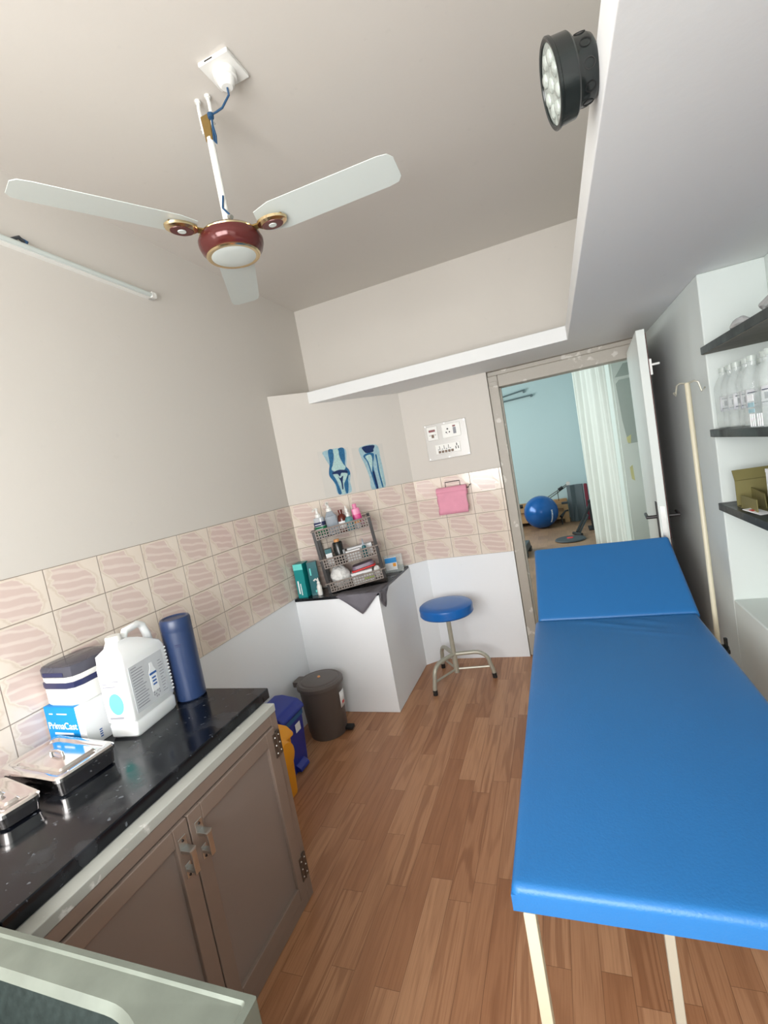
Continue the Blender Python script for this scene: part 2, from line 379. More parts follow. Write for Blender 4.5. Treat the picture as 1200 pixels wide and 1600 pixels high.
# ------------------------------------------------------------ room
XL, YB, ZC, XR, YR = -1.782, 3.513, 2.931, .623, -1.15
ZS0, ZS1, XS, YS = 2.119, 2.203, .154, 3.056          # loft slab
ZT0, ZT1 = .814, 1.438                                # tile band
DA, DB = (-1.782, 2.874), (-1.047, 3.513)             # diagonal corner wall
DT = Vector((DB[0]-DA[0], DB[1]-DA[1], 0)).normalized(); DANG = math.atan2(DT.y, DT.x)
struct(MB().box(XL-.15, 1.1, YR-.1, YB+.07, -.1, 0).build('floor', 'floor', smooth=False))
struct(MB().box(XL-.15, 1.1, YR-.1, YB+.14, ZC, ZC+.12).build('ceiling', 'wall_warm', smooth=False))
# left wall with a window opening beside / behind the camera
mb = MB(); y0, y1, z0, z1 = -.85, .08, 1.05, 2.2
mb.box(XL-.15, XL, YR-.1, y0, 0, ZC); mb.box(XL-.15, XL, y1, YB+.14, 0, ZC); mb.box(XL-.15, XL, y0, y1, 0, z0); mb.box(XL-.15, XL, y0, y1, z1, ZC)
struct(mb.build('wall_left', 'wall_warm', smooth=False))
# white painted dado below the tiles, on the left wall
struct(MB().box(XL, XL+.004, YR, 2.874, 0, ZT0).build('wall_left_dado', 'wall_white', smooth=False))
def window(name, x, y0, y1, z0, z1, axis):
    r = senode(name); f = MB(); t = .045
    def bx(a0, a1, b0, b1, m):
        if axis == 'x': m.box(x-.03, x+.03, a0, a1, b0, b1)
        else: m.box(a0, a1, x-.03, x+.03, b0, b1)
    bx(y0, y1, z0, z0+t, f); bx(y0, y1, z1-t, z1, f); bx(y0, y0+t, z0, z1, f); bx(y1-t, y1, z0, z1, f); mid = (y0+y1)/2; bx(mid-t/2, mid+t/2, z0, z1, f)
    f.build('window_frame', 'white', r, smooth=False)
window('window_2', XL-.04, y0, y1, z0, z1, 'x')
# rear wall (behind the camera) with its window
mb = MB(); wx0, wx1, wz0, wz1 = -1.6, .36, .95, 2.3
mb.box(XL, wx0, YR-.1, YR, 0, ZC); mb.box(wx1, 1.1, YR-.1, YR, 0, ZC); mb.box(wx0, wx1, YR-.1, YR, 0, wz0); mb.box(wx0, wx1, YR-.1, YR, wz1, ZC)
struct(mb.build('wall_rear', 'wall_warm', smooth=False))
window('window_1', YR-.04, wx0, wx1, wz0, wz1, 'y')
# back wall, with the doorway
OX0, OX1, OZ = -.31, .553, 2.0
mb = MB(); mb.box(XL, -.381, YB, YB+.14, 0, ZC); mb.box(-.381, .615, YB, YB+.14, 2.119, ZC); mb.box(.615, 1.1, YB, YB+.14, 0, ZC)
struct(mb.build('wall_back', 'wall_warm', smooth=False))
struct(MB().box(-1.047, -.381, YB-.004, YB, 0, ZT0).build('wall_back_dado', 'wall_white', smooth=False))
# diagonal corner wall
struct(MB().prism([DA, DB, (XL, YB)], 0, ZS1).build('wall_corner', 'wall_warm', smooth=False))
mb = MB(); struct(mb.box(0, .974, -.004, 0, 0, ZT0).build('wall_corner_dado', 'wall_white', smooth=False, loc=(DA[0], DA[1], 0), rz=DANG))
# tile bands (local x runs along the wall, z from the band's foot)
def tiles(name, L, x_off, loc, rz):
    o = MB().box(x_off, x_off+L, -.008, 0, 0, ZT1-ZT0).build(name, 'tile', smooth=False, bevel=.002, seg=1, loc=loc, rz=rz); return struct(o)
# left wall: face towards +x, running back along -y so the pattern phase is set by the loc
tiles('trim_1', 2.874+.3, 0, (XL, -.3-.0, ZT0), PI/2)
bpy.data.objects['trim_1'].location = (XL, 1.8-.2172*10, ZT0)
me = bpy.data.objects['trim_1'].data
me.transform(Matrix.Scale((2.874-(1.8-2.172))/(2.874+.3), 4, (1, 0, 0)))
tiles('trim_2', .974, 0, (DA[0], DA[1], ZT0), DANG)
tiles('trim_3', .669, 0, (-1.047, YB, ZT0), 0)
# loft slab: strip along the right side and strip along the back
mb = MB().prism([(-1.573, YS), (XS, YS), (XS, YR), (1.1, YR), (1.1, YB), (-1.047, YB)], ZS0, ZS1)
struct(mb.build('trim_4', 'slab', smooth=False, bevel=.004, seg=1))
# right wall with the deep shelf niche
NY0, NY1, NX, NZ = .35, 2.333, .848, .759
mb = MB(); mb.box(XR, 1.1, NY1, YB, 0, ZS0); mb.box(XR, 1.1, YR, NY0, 0, ZS0); mb.box(XR, 1.1, NY0, NY1, 0, NZ); mb.box(NX, 1.1, NY0, NY1, NZ, ZS0); mb.box(XR, 1.1, YR, YB, ZS1, ZC)
struct(mb.build('wall_right', 'wall_grey', smooth=False, bevel=.006, seg=2))
# masonry platform in the corner with a granite top
pl = struct(MB().prism([(XL, 2.712), (-1.164, 2.712), (-1.164, 3.411), DA], 0, .792).build('trim_5', 'wall_white', smooth=False, bevel=.003, seg=1))
MB().prism([(XL, 2.706), (-1.168, 2.706), (-1.168, 3.40), (DA[0], DA[1]-.002)], .792, .81).build('stone_top', 'granite', pl, smooth=False, bevel=.002, label='black stone top')

# ------------------------------------------------------------ door
d1 = senode('door_1')
f = MB(); f.box(-.379, OX0, YB+.018, YB+.138, 0, 2.085); f.box(OX1, .613, YB+.018, YB+.138, 0, 2.085); f.box(OX0, OX1, YB+.018, YB+.138, OZ, 2.085); f.box(-.379, .613, YB+.03, YB+.138, 2.085, 2.117)
f.box(-.335, OX0+.012, YB+.06, YB+.10, 0, OZ); 
f.build('door_frame', 'frame', d1, bevel=.006)
DR = 4.4
leaf = MB().at((.553, YB+.01, 0), rz=math.radians(-DR)).box(-.04, 0, -.765, 0, .012, 2.03).build('door_leaf', 'door', d1, bevel=.003)
def leafm(): return MB().at((.553, YB+.01, 0), rz=math.radians(-DR))
leafm().box(.0, .004, -.755, -.01, .03, 2.01).build('door_skin', 'maroon', leaf, label='dark red laminate on the back of the door')
leafm().box(-.032, -.006, -.768, -.765, .93, 1.13).build('lock_plate', 'zinc', leaf, bevel=.001, label='steel lock plate on the door edge')
k = leafm(); k.box(-.046, -.040, -.74, -.70, .95, 1.15); k.build('backplate', 'rackdark', leaf, bevel=.002)
k = leafm(); k.box(.004, .010, -.74, -.70, .95, 1.15); k.build('backplate', 'rackdark', leaf, bevel=.002)
k = leafm(); k.tube([(-.044, -.72, 1.07), (-.085, -.72, 1.07), (-.095, -.72, 1.07)], .009); k.tube([(-.090, -.725, 1.07), (-.090, -.63, 1.075)], .008); k.build('handle', 'rackdark', leaf)
k = leafm(); k.tube([(.008, -.72, 1.07), (.05, -.72, 1.07), (.06, -.72, 1.07)], .009); k.tube([(.055, -.725, 1.07), (.055, -.63, 1.075)], .008); k.build('handle', 'rackdark', leaf)
k = leafm(); k.box(.004, .016, -.75, -.71, 1.80, 1.88); k.tube([(.012, -.745, 1.85), (.05, -.745, 1.85)], .006); k.build('bolt', 'white', leaf, bevel=.002, label='small white door bolt')
k = MB(); k.box(-.372, -.318, YB+.012, YB+.018, 2.015, 2.045); k.build('strike', 'frame', d1, bevel=.002)

# ------------------------------------------------------------ far exercise room
struct(MB().box(-3.2, 2.2, YB+.07, 10.2, -.1, -.0005).build('floor_gym', 'gym_floor', smooth=False))
struct(MB().box(-3.2, 2.2, YB+.14, 10.2, 3.0, 3.1).build('ceiling_gym', 'gym_wall', smooth=False))
struct(MB().box(-3.2, 2.2, 9.75, 9.9, 0, 3.0).build('wall_gym_back', 'gym_wall', smooth=False))
struct(MB().box(-3.2, -3.05, YB+.14, 9.75, 0, 3.0).build('wall_gym_left', 'gym_wall', smooth=False))
struct(MB().box(.49, .60, 7.15, 9.75, 0, 3.0).build('wall_gym_right', 'gym_wall', smooth=False))
struct(MB().box(2.05, 2.2, YB+.14, 9.75, 0, 3.0).build('wall_gym_side', 'gym_wall', smooth=False))
struct(MB().box(-3.2, XL, YB+.0, YB+.14, 0, 3.0).build('wall_gym_front', 'gym_wall', smooth=False))
struct(MB().box(1.1, 2.2, YB+.0, YB+.14, 0, 3.0).build('wall_gym_front_right', 'gym_wall', smooth=False))

def curtain():
    t = thing('curtain', 'long white pleated curtain hanging in the far room, right of the blue ball', 'curtain', (0, 0, 0))
    A = Vector((.345, 6.75)); B = Vector((.672, 5.42)); n = 120; rings = []
    d = (B-A); nn = Vector((-d.y, d.x)).normalized(); m = MB()
    cols = []
    for i in range(n+1):
        s = i/n; c = []
        for j in range(13):
            z = .03+2.72*j/12; q = j/12
            amp = .030+.012*math.sin(3*q+s*5)
            off = amp*math.sin(2*PI*(9.5*s+.28*math.sin(7*s)+.12*q*math.sin(11*s)))+.012*math.sin(2*PI*3.3*s+2*q)
            p = A+d*(s)+nn*off
            c.append(m.v((p.x, p.y, z)))
        cols.append(c)
    for a, b in zip(cols, cols[1:]):
        for j in range(12): m.face([a[j], a[j+1], b[j+1], b[j]])
    o = m.build('cloth', 'curtain', t); sl = o.modifiers.new('thick', 'SOLIDIFY'); sl.thickness = .003
    MB().tube([(A.x, A.y, 2.76), (B.x, B.y, 2.76)], .012).build('rail', 'zinc', t)
curtain()
def cupboard():
    x0, x1, y0, y1 = .64, 1.5, 4.95, 5.25
    t = thing('cupboard', 'white cupboard with a grey glass panel between curtain and open door', 'cupboard', (0, 0, 0))
    MB().box(x0-.08, x1, y0, y1, 0, 2.35).build('body', 'cupboard', t, bevel=.006)
    dr = MB().box(x0-.06, x1-.4, y0-.02, y0, .05, 2.28).build('door', 'cupboard', t, bevel=.004)
    MB().prism([(.60, 2.02), (.68, 2.13), (.78, 2.13), (.78, 2.02)], y0-.026, y0-.02, 'y').build('upper_pane', 'glassgrey', dr)
    MB().prism([(.615, 1.62), (.60, 1.96), (.63, 1.99), (.78, 1.99), (.78, 1.40), (.64, 1.40)], y0-.026, y0-.02, 'y').build('glass_pane', 'glassgrey', dr, label='grey frosted glass pane')
    m = MB(); m.box(.60, .79, y0-.028, y0-.02, 1.385, 1.40); m.box(.58, .79, y0-.028, y0-.02, 2.0, 2.015); m.build('moulding', 'cupboard', dr, split=True)
    m = MB(); m.prism([(.63, 1.46), (.67, 1.48), (.66, 1.40), (.635, 1.41)], y0-.03, y0-.027, 'y'); m.prism([(.625, 1.18), (.65, 1.20), (.655, 1.05), (.63, 1.07)], y0-.023, y0-.02, 'y'); m.build('stain', 'stain', dr, label='pale yellow stain', split=True)
    m = MB()
    for i in range(5): m.lathe([(0, 0), (.012, .004), (0, .01)], (.63+.006*(i % 2), y0-.02, .62+.07*i), seg=8, axis='y')
    m.build('knob', 'glassgrey', dr, split=True)
cupboard()
def gymball():
    t = thing('exercise_ball', 'large shiny blue exercise ball on the far room floor', 'ball', (-.385, 8.95, 0))
    R = .297; m = MB()
    m.lathe([(R*math.sin(PI*i/40)*(1+.004*(i % 2)), R-R*math.cos(PI*i/40)) for i in range(41)], seg=64); b = m.build('ball_skin', 'gymball', t)
    m = MB()
    random.seed(3)
    for i in range(9):      # small pale marking running up the ball's right side
        a = math.radians(-50); el = math.radians(-34+5.2*i); r = R+.002
        c = Vector((r*math.cos(el)*math.cos(a), r*math.cos(el)*math.sin(a), R+r*math.sin(el)))
        nrm = (c-Vector((0, 0, R))).normalized(); side = Vector((0, 0, 1)).cross(nrm).normalized(); up = nrm.cross(side)
        m.X = rotm(c, (side, up, nrm)); m.box(-.014, .014, -.008, .006, -.0015, .0015)
    m.build('marking', 'inkwhite', t, label='small white vertical marking')
    MB().lathe([(0, 0), (.016, .001), (.012, .006), (0, .007)], (0, 0, 2*R-.004), seg=16).build('plug', 'rubber', t)
gymball()
# wooden exercise platform behind the ball
t = thing('exercise_bed', 'low light-wood exercise bed against the far room wall, behind the blue ball', 'exercise bed', (0, 0, 0))
MB().box(-1.5, .0, 9.265, 9.31, .07, .21).build('rail', 'wood_light', t, bevel=.004)
MB().box(-1.5, .0, 9.265, 9.31, .27, .36).build('rail', 'wood_light', t, bevel=.004)
MB().box(-1.5, .085, 9.62, 9.72, .12, .40).build('headboard', 'wood_light', t, bevel=.004)
MB().box(-1.48, .0, 9.31, 9.62, .21, .27).build('base_board', 'wood_light', t)
MB().box(.0, .085, 9.265, 9.36, 0, .34).build('leg', 'wood_light', t, bevel=.004)
MB().box(-1.5, -1.4, 9.265, 9.32, 0, .36).build('leg', 'wood_light', t, bevel=.004)
MB().box(-.02, .09, 9.262, 9.37, .34, .375).build('cap', 'darkgrey', t, bevel=.004)
t = thing('rope_pulley', 'wooden post with sloping grey ropes above the exercise bed', 'pulley', (0, 0, 0))
MB().box(.125, .155, 9.42, 9.45, 0, .70).build('post', 'wood_light', t, bevel=.003)
MB().tube([(.14, 9.40, .70), (-.05, 9.39, .60), (-.32, 9.38, .46)], .009).build('rope', 'rope', t)
MB().tube([(.12, 9.42, .66), (-.10, 9.43, .53), (-.30, 9.44, .42)], .009).build('rope', 'rope', t)
MB().tube([(-.06, 9.40, .59), (-.06, 9.41, .40)], .006).build('cord', 'rubber', t)
MB().lathe([(.0, -.02), (.035, -.02), (.035, .02), (0, .02)], (.14, 9.40, .70), seg=16, axis='y').build('wheel', 'zinc', t)
MB().tube([(-.04, 9.385, .605), (.04, 9.385, .645)], .028).build('grip', 'rubber', t)
t = thing('dumbbell', 'black hand weight lying on the exercise bed left of the ball', 'weight', (-.84, 9.30, .362))
MB().tube([(-.09, 0, .035), (.09, 0, .035)], .013).build('bar', 'rubber', t)
for sx in (-1, 1): MB().lathe([(0, -.03), (.035, -.028), (.035, .028), (0, .03)], (sx*.10, 0, .035), seg=18, axis='x').build('weight_disc', 'rubber', t)
t = thing('resistance_band', 'black strap hanging out beside the blue ball on its right', 'strap', (0, 0, 0))
MB().tube([(-.055, 9.02, .15), (-.02, 9.06, .19), (.03, 9.10, .24), (.07, 9.14, .235)], [.03, .02, .014, .018]).build('strap', 'rubber', t)
MB().tube([(-.055, 9.02, .15), (-.05, 9.0, .012)], .012).build('tail', 'rubber', t)
o = MB().prism([(.10, 9.28), (.16, 9.24), (.24, 9.29), (.37, 9.27), (.385, 9.30), (.30, 9.34), (.16, 9.33)], 0, .67).build('exercise_mat', 'matgrey', bevel=.006)
tag(o, 'grey foam mat standing upright against the post', 'mat')
MB().prism([(.165, 0), (.235, 0), (.225, .34)], 9.22, 9.236, 'y').build('folded_flap', 'matgrey', o)
o = MB().box(.395, .455, 9.27, 9.36, 0, .66).build('rolled_mat', 'matred', bevel=.012); tag(o, 'maroon mat standing beside the grey mat and the curtain', 'mat')
t = thing('exercise_machine', 'black exercise machine with a sloping foot bar half hidden by the curtain', 'machine', (0, 0, 0))
MB().tube([(.15, 7.92, .05), (.34, 8.25, .30), (.44, 8.35, .46)], .022).build('arm', 'rubber', t)
MB().tube([(.19, 7.95, .035), (.36, 8.30, .24)], .014).build('brace', 'darkgrey', t)
MB().tube([(.10, 7.98, .03), (.13, 7.90, .035), (.21, 7.80, .03)], .026).build('foot', 'rubber', t)
MB().tube([(.40, 8.33, .48), (.42, 8.38, .02)], .024).build('post', 'rubber', t)
MB().box(.34, .46, 8.2, 8.5, 0, .03).build('base', 'rubber', t, bevel=.006)
t = thing('balance_disc', 'flat black disc with a red centre lying on the far room floor', 'disc', (.035, 7.62, 0))
MB().lathe([(0, 0), (.21, 0), (.225, .012), (.21, .028), (.12, .034), (0, .036)], seg=48).build('plate', 'darkgrey', t)
MB().lathe([(0, .034), (.05, .036), (.045, .042), (0, .043)], seg=24).build('centre', 'red', t, label='dull red centre boss')
t = thing('step_platform', 'dark grey step block on the floor just inside the doorway', 'step', (-.60, 6.98, 0), rz=math.radians(-4))
MB().rbox(-.08, .06, -.30, .28, .06, .15, r=.03, taper=.9).build('top', 'darkgrey', t, bevel=.008)
for y in (-.22, .2): MB().rbox(-.09, .07, y-.07, y+.07, 0, .06, r=.02).build('foot', 'rubber', t, bevel=.004)
for (xa, xb, z, dz, lb) in ((-.90, -.38, 2.55, .03, 'upper of two thin grey bars fixed high on the far room wall'), (-.88, -.255, 2.445, .012, 'lower, longer of two thin grey bars on the far room wall')):
    t = thing('wall_bar', lb, 'bar', (0, 0, 0)); MB().tube([(xa, 9.70, z-dz), (xb, 9.70, z+dz)], .014).build('bar', 'barsteel', t)
    for x in (xa+.03, xb-.03): MB().box(x-.012, x+.012, 9.70, 9.75, z-.02, z+.02).build('bracket', 'barsteel', t)

# ------------------------------------------------------------ base cabinet and worktop
CX, CY0, CY1, CZ = -1.106, .487, 1.413, .786
t = thing('base_cabinet', 'bronze aluminium base cabinet with two panelled doors under the black worktop', 'cabinet', (0, 0, 0))
m = MB(); m.box(XL+.006, CX-.03, CY0, CY1, 0, .755); m.build('body', 'alu', t, smooth=False)
MB().box(XL+.006, CX, CY0, CY1, .757, CZ).build('top_strip', 'strip', t, bevel=.003, label='pale chipped cement strip')
m = MB(); m.box(CX-.03, CX-.004, CY1-.035, CY1, 0, .755); m.box(CX-.03, CX-.004, CY0, CY1-.035, .718, .755); m.box(CX-.03, CX-.004, CY0, CY1-.035, 0, .045); m.box(CX-.03, CX-.004, CY0, .505, .045, .718)
m.build('face_frame', 'alu', t, bevel=.002)
def cab_door(y0, y1, hy, lab):
    z0, z1, w = .05, .714, .052
    d = MB(); d.box(CX-.02, CX+.004, y0, y0+w, z0, z1); d.box(CX-.02, CX+.004, y1-w, y1, z0, z1); d.box(CX-.02, CX+.004, y0+w, y1-w, z1-w, z1); d.box(CX-.02, CX+.004, y0+w, y1-w, z0, z0+w)
    d = d.build('door', 'alu', t, bevel=.003, label=lab)
    MB().box(CX-.018, CX-.008, y0+w-.004, y1-w+.004, z0+w-.004, z1-w+.004).build('panel', 'alu_panel', d)
    h = MB(); X = CX+.004
    h.box(X, X+.003, hy-.014, hy+.014, .645, .678); h.box(X, X+.003, hy-.010, hy+.010, .560, .600)
    h.prism([(hy-.013, .648), (hy+.013, .648), (hy+.009, .634), (hy-.009, .634)], X, X+.034, 'x'); h.box(X+.030, X+.035, hy-.009, hy+.009, .575, .645); h.prism([(hy-.009, .590), (hy+.009, .590), (hy+.009, .580), (hy-.009, .580)], X, X+.034, 'x')
    h.build('handle', 'zinc', d, bevel=.0015)
    s = MB(); s.lathe([(0, .0), (.004, .0), (.003, .003), (0, .003)], (X+.003, hy, .668), 10, 'x'); s.lathe([(0, .0), (.004, .0), (.003, .003), (0, .003)], (X+.003, hy, .566), 10, 'x'); s.build('screw', 'rackdark', d, split=True)
    return d
dL = cab_door(.508, .928, .898, 'left cabinet door'); dR = cab_door(.932, 1.376, .962, 'right cabinet door')
for z in (.645, .145):
    h = MB(); h.box(CX+.004, CX+.007, 1.356, 1.376, z-.045, z+.045); h.box(CX-.002, CX+.005, 1.380, 1.402, z-.045, z+.045); h.tube([(CX+.006, 1.378, z-.045), (CX+.006, 1.378, z+.045)], .004)
    h = h.build('hinge', 'hinge_metal', dR, bevel=.001)
    s = MB()
    for q in (-.03, 0, .03):
        for y in (1.366, 1.391): s.lathe([(0, 0), (.003, 0), (.002, .002), (0, .002)], (CX+.007 if y < 1.38 else CX+.005, y, z+q), 8, 'x')
    s.build('hinge_screw', 'white', dR, split=True)
WZ = .827
o = MB().rbox(XL+.008, -1.150, .50, 1.452, CZ+.001, WZ, r=.006).build('worktop', 'granite', bevel=.004); tag(o, 'glossy black granite worktop along the tiled left wall', 'worktop')

# sink at the bottom left corner of the view
t = thing('sink_unit', 'dull steel sink with a rounded bowl at the near end of the worktop', 'sink', (0, 0, 0))
def sring(x0, x1, y0, y1, z, r, n=8):
    out = []
    for ax, ay, a0 in ((x1-r, y1-r, 0), (x0+r, y1-r, PI/2), (x0+r, y0+r, PI), (x1-r, y0+r, 1.5*PI)):
        for i in range(n+1): q = a0+PI/2*i/n; out.append((ax+r*math.cos(q), ay+r*math.sin(q), z))
    return out
X0, X1, Y0, Y1, SZ = -1.74, -.512, -.10, .479, .852
m = MB(); m.loft([sring(X0, X1, Y0, Y1, SZ-.05, .004, 16), sring(X0, X1, Y0, Y1, SZ, .004, 16), sring(X0+.012, X1-.012, Y0+.012, Y1-.010, SZ+.001, .006, 16), sring(X0+.016, X1-.016, Y0+.016, Y1-.013, SZ-.004, .006, 16),
        sring(X0+.06, X1-.07, Y0+.05, Y1-.050, SZ-.008, .175, 16), sring(X0+.07, X1-.08, Y0+.06, Y1-.060, SZ-.020, .165, 16)], cap=False)
m.build('rim', 'sink_steel', t)
m = MB(); m.loft([sring(X0+.07, X1-.08, Y0+.06, Y1-.060, SZ-.020, .165, 16), sring(X0+.085, X1-.095, Y0+.075, Y1-.075, SZ-.06, .155, 16), sring(X0+.10, X1-.115, Y0+.09, Y1-.092, SZ-.17, .19, 16), sring(X0+.15, X1-.165, Y0+.14, Y1-.142, SZ-.19, .15, 16)], cap=False)
vs = [m.v(p) for p in sring(X0+.15, X1-.165, Y0+.14, Y1-.142, SZ-.19, .15, 16)]; m.face(vs)
m.build('bowl', 'sink_bowl', t, label='dark mottled steel bowl')
m = MB(); m.box(-.545, -.518, Y0+.01, Y1-.012, .0, SZ-.05); m.box(X0+.01, X0+.03, Y0+.01, Y1-.012, 0, SZ-.05); m.box(X0+.03, -.545, Y0+.01, Y0+.03, 0, SZ-.05); m.build('stand', 'wall_white', t, split=True)

# ------------------------------------------------------------ things on the worktop
def tray(name, label, loc, rz, L, W, H, handle):
    t = thing(name, label, 'tray', loc, rz)
    m = MB(); n = 5
    m.loft([sring(-L/2+.016, L/2-.016, -W/2+.016, W/2-.016, 0, .014, n), sring(-L/2+.008, L/2-.008, -W/2+.008, W/2-.008, .006, .018, n), sring(-L/2+.004, L/2-.004, -W/2+.004, W/2-.004, H-.01, .020, n)])
    m.build('tray', 'steel', t)
    m = MB()
    m.loft([sring(-L/2, L/2, -W/2, W/2, H-.012, .024, n), sring(-L/2, L/2, -W/2, W/2, H-.002, .024, n), sring(-L/2+.005, L/2-.005, -W/2+.005, W/2-.005, H+.003, .02, n), sring(-L/2+.018, L/2-.018, -W/2+.018, W/2-.018, H+.003, .016, n),
            sring(-L/2+.025, L/2-.025, -W/2+.025, W/2-.025, H-.002, .012, n), sring(-L/2+.045, L/2-.045, -W/2+.035, W/2-.035, H-.002, .010, n), sring(-L/2+.05, L/2-.05, -W/2+.04, W/2-.04, H+.004, .008, n)])
    lid = m.build('lid', 'steel', t)
    m = MB()
    if handle: m.tube([(-.03, 0, H+.003), (-.028, 0, H+.014), (0, 0, H+.018), (.028, 0, H+.014), (.03, 0, H+.003)], .0045, 8)
    else: m.lathe([(0, 0), (.012, 0), (.005, .006), (.010, .014), (0, .017)], (0, 0, H+.003), 16)
    m.build('handle', 'steel', lid)
    return t
tray('instrument_tray', 'large polished steel instrument tray with lid, in front of the blue and white box', (-1.548, .912, WZ), math.radians(-4), .30, .185, .060, True)
tray('instrument_tray', 'small polished steel tray with lid, nearest the sink on the black worktop', (-1.555, .752, WZ), math.radians(-10), .235, .11, .048, False)

def jerrycan():
    t = thing('jerrycan', 'white plastic jerrycan with carry handle and grey label', 'jerrycan', (-1.512, 1.205, WZ), rz=math.radians(7))
    w, d = .056, .108      # half width (x) and half depth (y)
    def ring(k, z, fy=0, r=.014, kd=None):
        kd = k if kd is None else kd
        return [(x, y+fy, zz) for x, y, zz in sring(-w*k, w*k, -d*kd, d*kd, z, r*k, 4)]
    m = MB(); R = [ring(.90, 0), ring(.98, .008), ring(.99, .045), ring(.955, .05), ring(.955, .055), ring(1, .060), ring(1, .250), ring(.97, .258)]
    # shoulders lean up towards the neck on the near end
    R += [[(x*.93, y*.93-.004, z+(.030 if y < 0 else .010)) for x, y, z in ring(1, .262)], [(x*.50, y*.50-.030, .312) for x, y, z in ring(1, .26)], [(x*.46, y*.20-.050, .330) for x, y, z in ring(1, .26)]]
    m.loft(R); b = m.build('body', 'jerry', t)
    MB().lathe([(0, .315), (.026, .315), (.026, .345), (.023, .350), (0, .350)], (0, -.058, 0), 24).build('cap', 'white', t)
    m = MB(); m.tube([(0, -.020, .285), (0, -.018, .325), (0, -.004, .345), (0, .058, .350), (0, .078, .338), (0, .092, .30), (0, .095, .255)], [.014, .013, .013, .013, .014, .015, .017], 12); m.build('handle', 'jerry', t)
    m = MB()
    for i in range(13): z = .075+.0135*i; m.tube([(w-.004, d-.018, z), (w-.001, d-.005, z), (w-.012, d+.001, z), (-w+.012, d+.001, z)], .0035, 6)
    m.build('ribs', 'jerry', t)
    lb = MB().box(w, w+.001, -.085, .080, .075, .238).build('side_label', 'label', t, label='grey printed label on the side')
    m = MB()
    for i in range(15):
        ln = random.uniform(.045, .062); z = .228-.0098*i; m.box(w+.001, w+.0016, -.078, -.078+ln*(.55 if i == 0 else 1), z-.0018, z+.0014)
    for i in range(12): z = .205-.0105*i; m.box(w+.001, w+.0016, .050, .050+random.uniform(.012, .025), z-.0015, z+.0012)
    for i in range(4):
        for j in range(3): m.box(w+.001, w+.0016, .002+.009*i, .007+.009*i, .085+.009*j, .091+.009*j) if (i+j) % 3 else None
    m.build('fine_print', 'inkgrey', lb)
    m = MB(); m.prism([(0.000, .110), (.034, .110), (.034, .180), (.026, .196), (.022, .214), (.010, .214), (.008, .196), (.000, .182)], w+.001, w+.0018, 'x'); m.build('bottle_picture', 'inkwhite', lb)
    m = MB(); m.box(w+.0018, w+.0024, .000, .034, .170, .178)
    for i in range(3): m.box(w+.0018, w+.0024, .008, .027, .155-.012*i, .161-.012*i)
    m.build('blue_band', 'inkblue', lb, split=True)
    fl = MB().box(-.045, .045, -d-.001, -d, .070, .225).build('front_label', 'inkwhite', t, label='white front label')
    m = MB(); m.prism([(.002+.029*math.cos(a*PI/12), .125+.038*math.sin(a*PI/12)) for a in range(24)], -d-.0016, -d-.001, 'y'); m.build('aqua_spot', 'aqua', fl, label='round aqua spot')
    m = MB(); m.box(-.038, .014, -d-.0016, -d-.001, .185, .189); m.box(-.038, -.002, -d-.0016, -d-.001, .196, .199); m.box(.004, .03, -d-.0016, -d-.001, .203, .207)
    m.box(-.036, .020, -d-.0016, -d-.001, .072, .079); m.build('print', 'inkgrey', fl, split=True)
jerrycan()
t = thing('water_bottle', 'tall dark blue cylindrical flask standing behind the white jerrycan', 'bottle', (-1.468, 1.388, WZ))
MB().lathe([(0, 0), (.050, 0), (.056, .006), (.057, .27), (.0565, .275), (.0565, .279), (.057, .284), (.057, .318), (.053, .326), (.046, .327), (.040, .322), (0, .322)], seg=48).build('body', 'navy', t)
m = MB(); m.X = rotm((.057*math.cos(-.9), .057*math.sin(-.9), .225), ((math.sin(.9), math.cos(.9), 0), (0, 0, 1), (math.cos(-.9), math.sin(-.9), 0)))
m.box(-.012, .012, .003, .006, -.0006, .001); m.box(-.010, .006, -.004, -.001, -.0006, .001); m.build('marking', 'darknavy', t, split=True)

def castbox():
    t = thing('tape_box', 'blue and white carton beside the wall tiles, under the navy banded tub', 'box', (-1.765, 1.035, WZ))
    MB().box(0, .182, 0, .22, 0, .148).build('carton', 'whitebox', t, bevel=.0015)
    fr = MB().box(-.0, .152, -.0012, 0, 0, .148).build('blue_front', 'cyan', t, label='bright blue printed front')
    MB().box(0, .152, 0, .22, .148, .1492).build('blue_top', 'cyan', t, label='bright blue top')
    text('lettering', 'PrimaCast', .034, 'inkwhite', fr, Matrix.Translation((.076, -.0014, .080)) @ Matrix.Rotation(PI/2, 4, 'X'))
    m = MB()
    m.box(.022, .040, -.002, -.0012, .122, .126); m.box(.060, .110, -.002, -.0012, .122, .126); m.box(.030, .122, -.002, -.0012, .050, .057); m.box(.035, .070, -.002, -.0012, .035, .038); m.build('print', 'inkwhite', fr, split=True)
    m = MB()
    for i in range(4): m.box(.182, .1825, .045, .055, .016+.008*i, .020+.008*i)
    m.build('side_print', 'inkblue', t, split=True)
castbox()
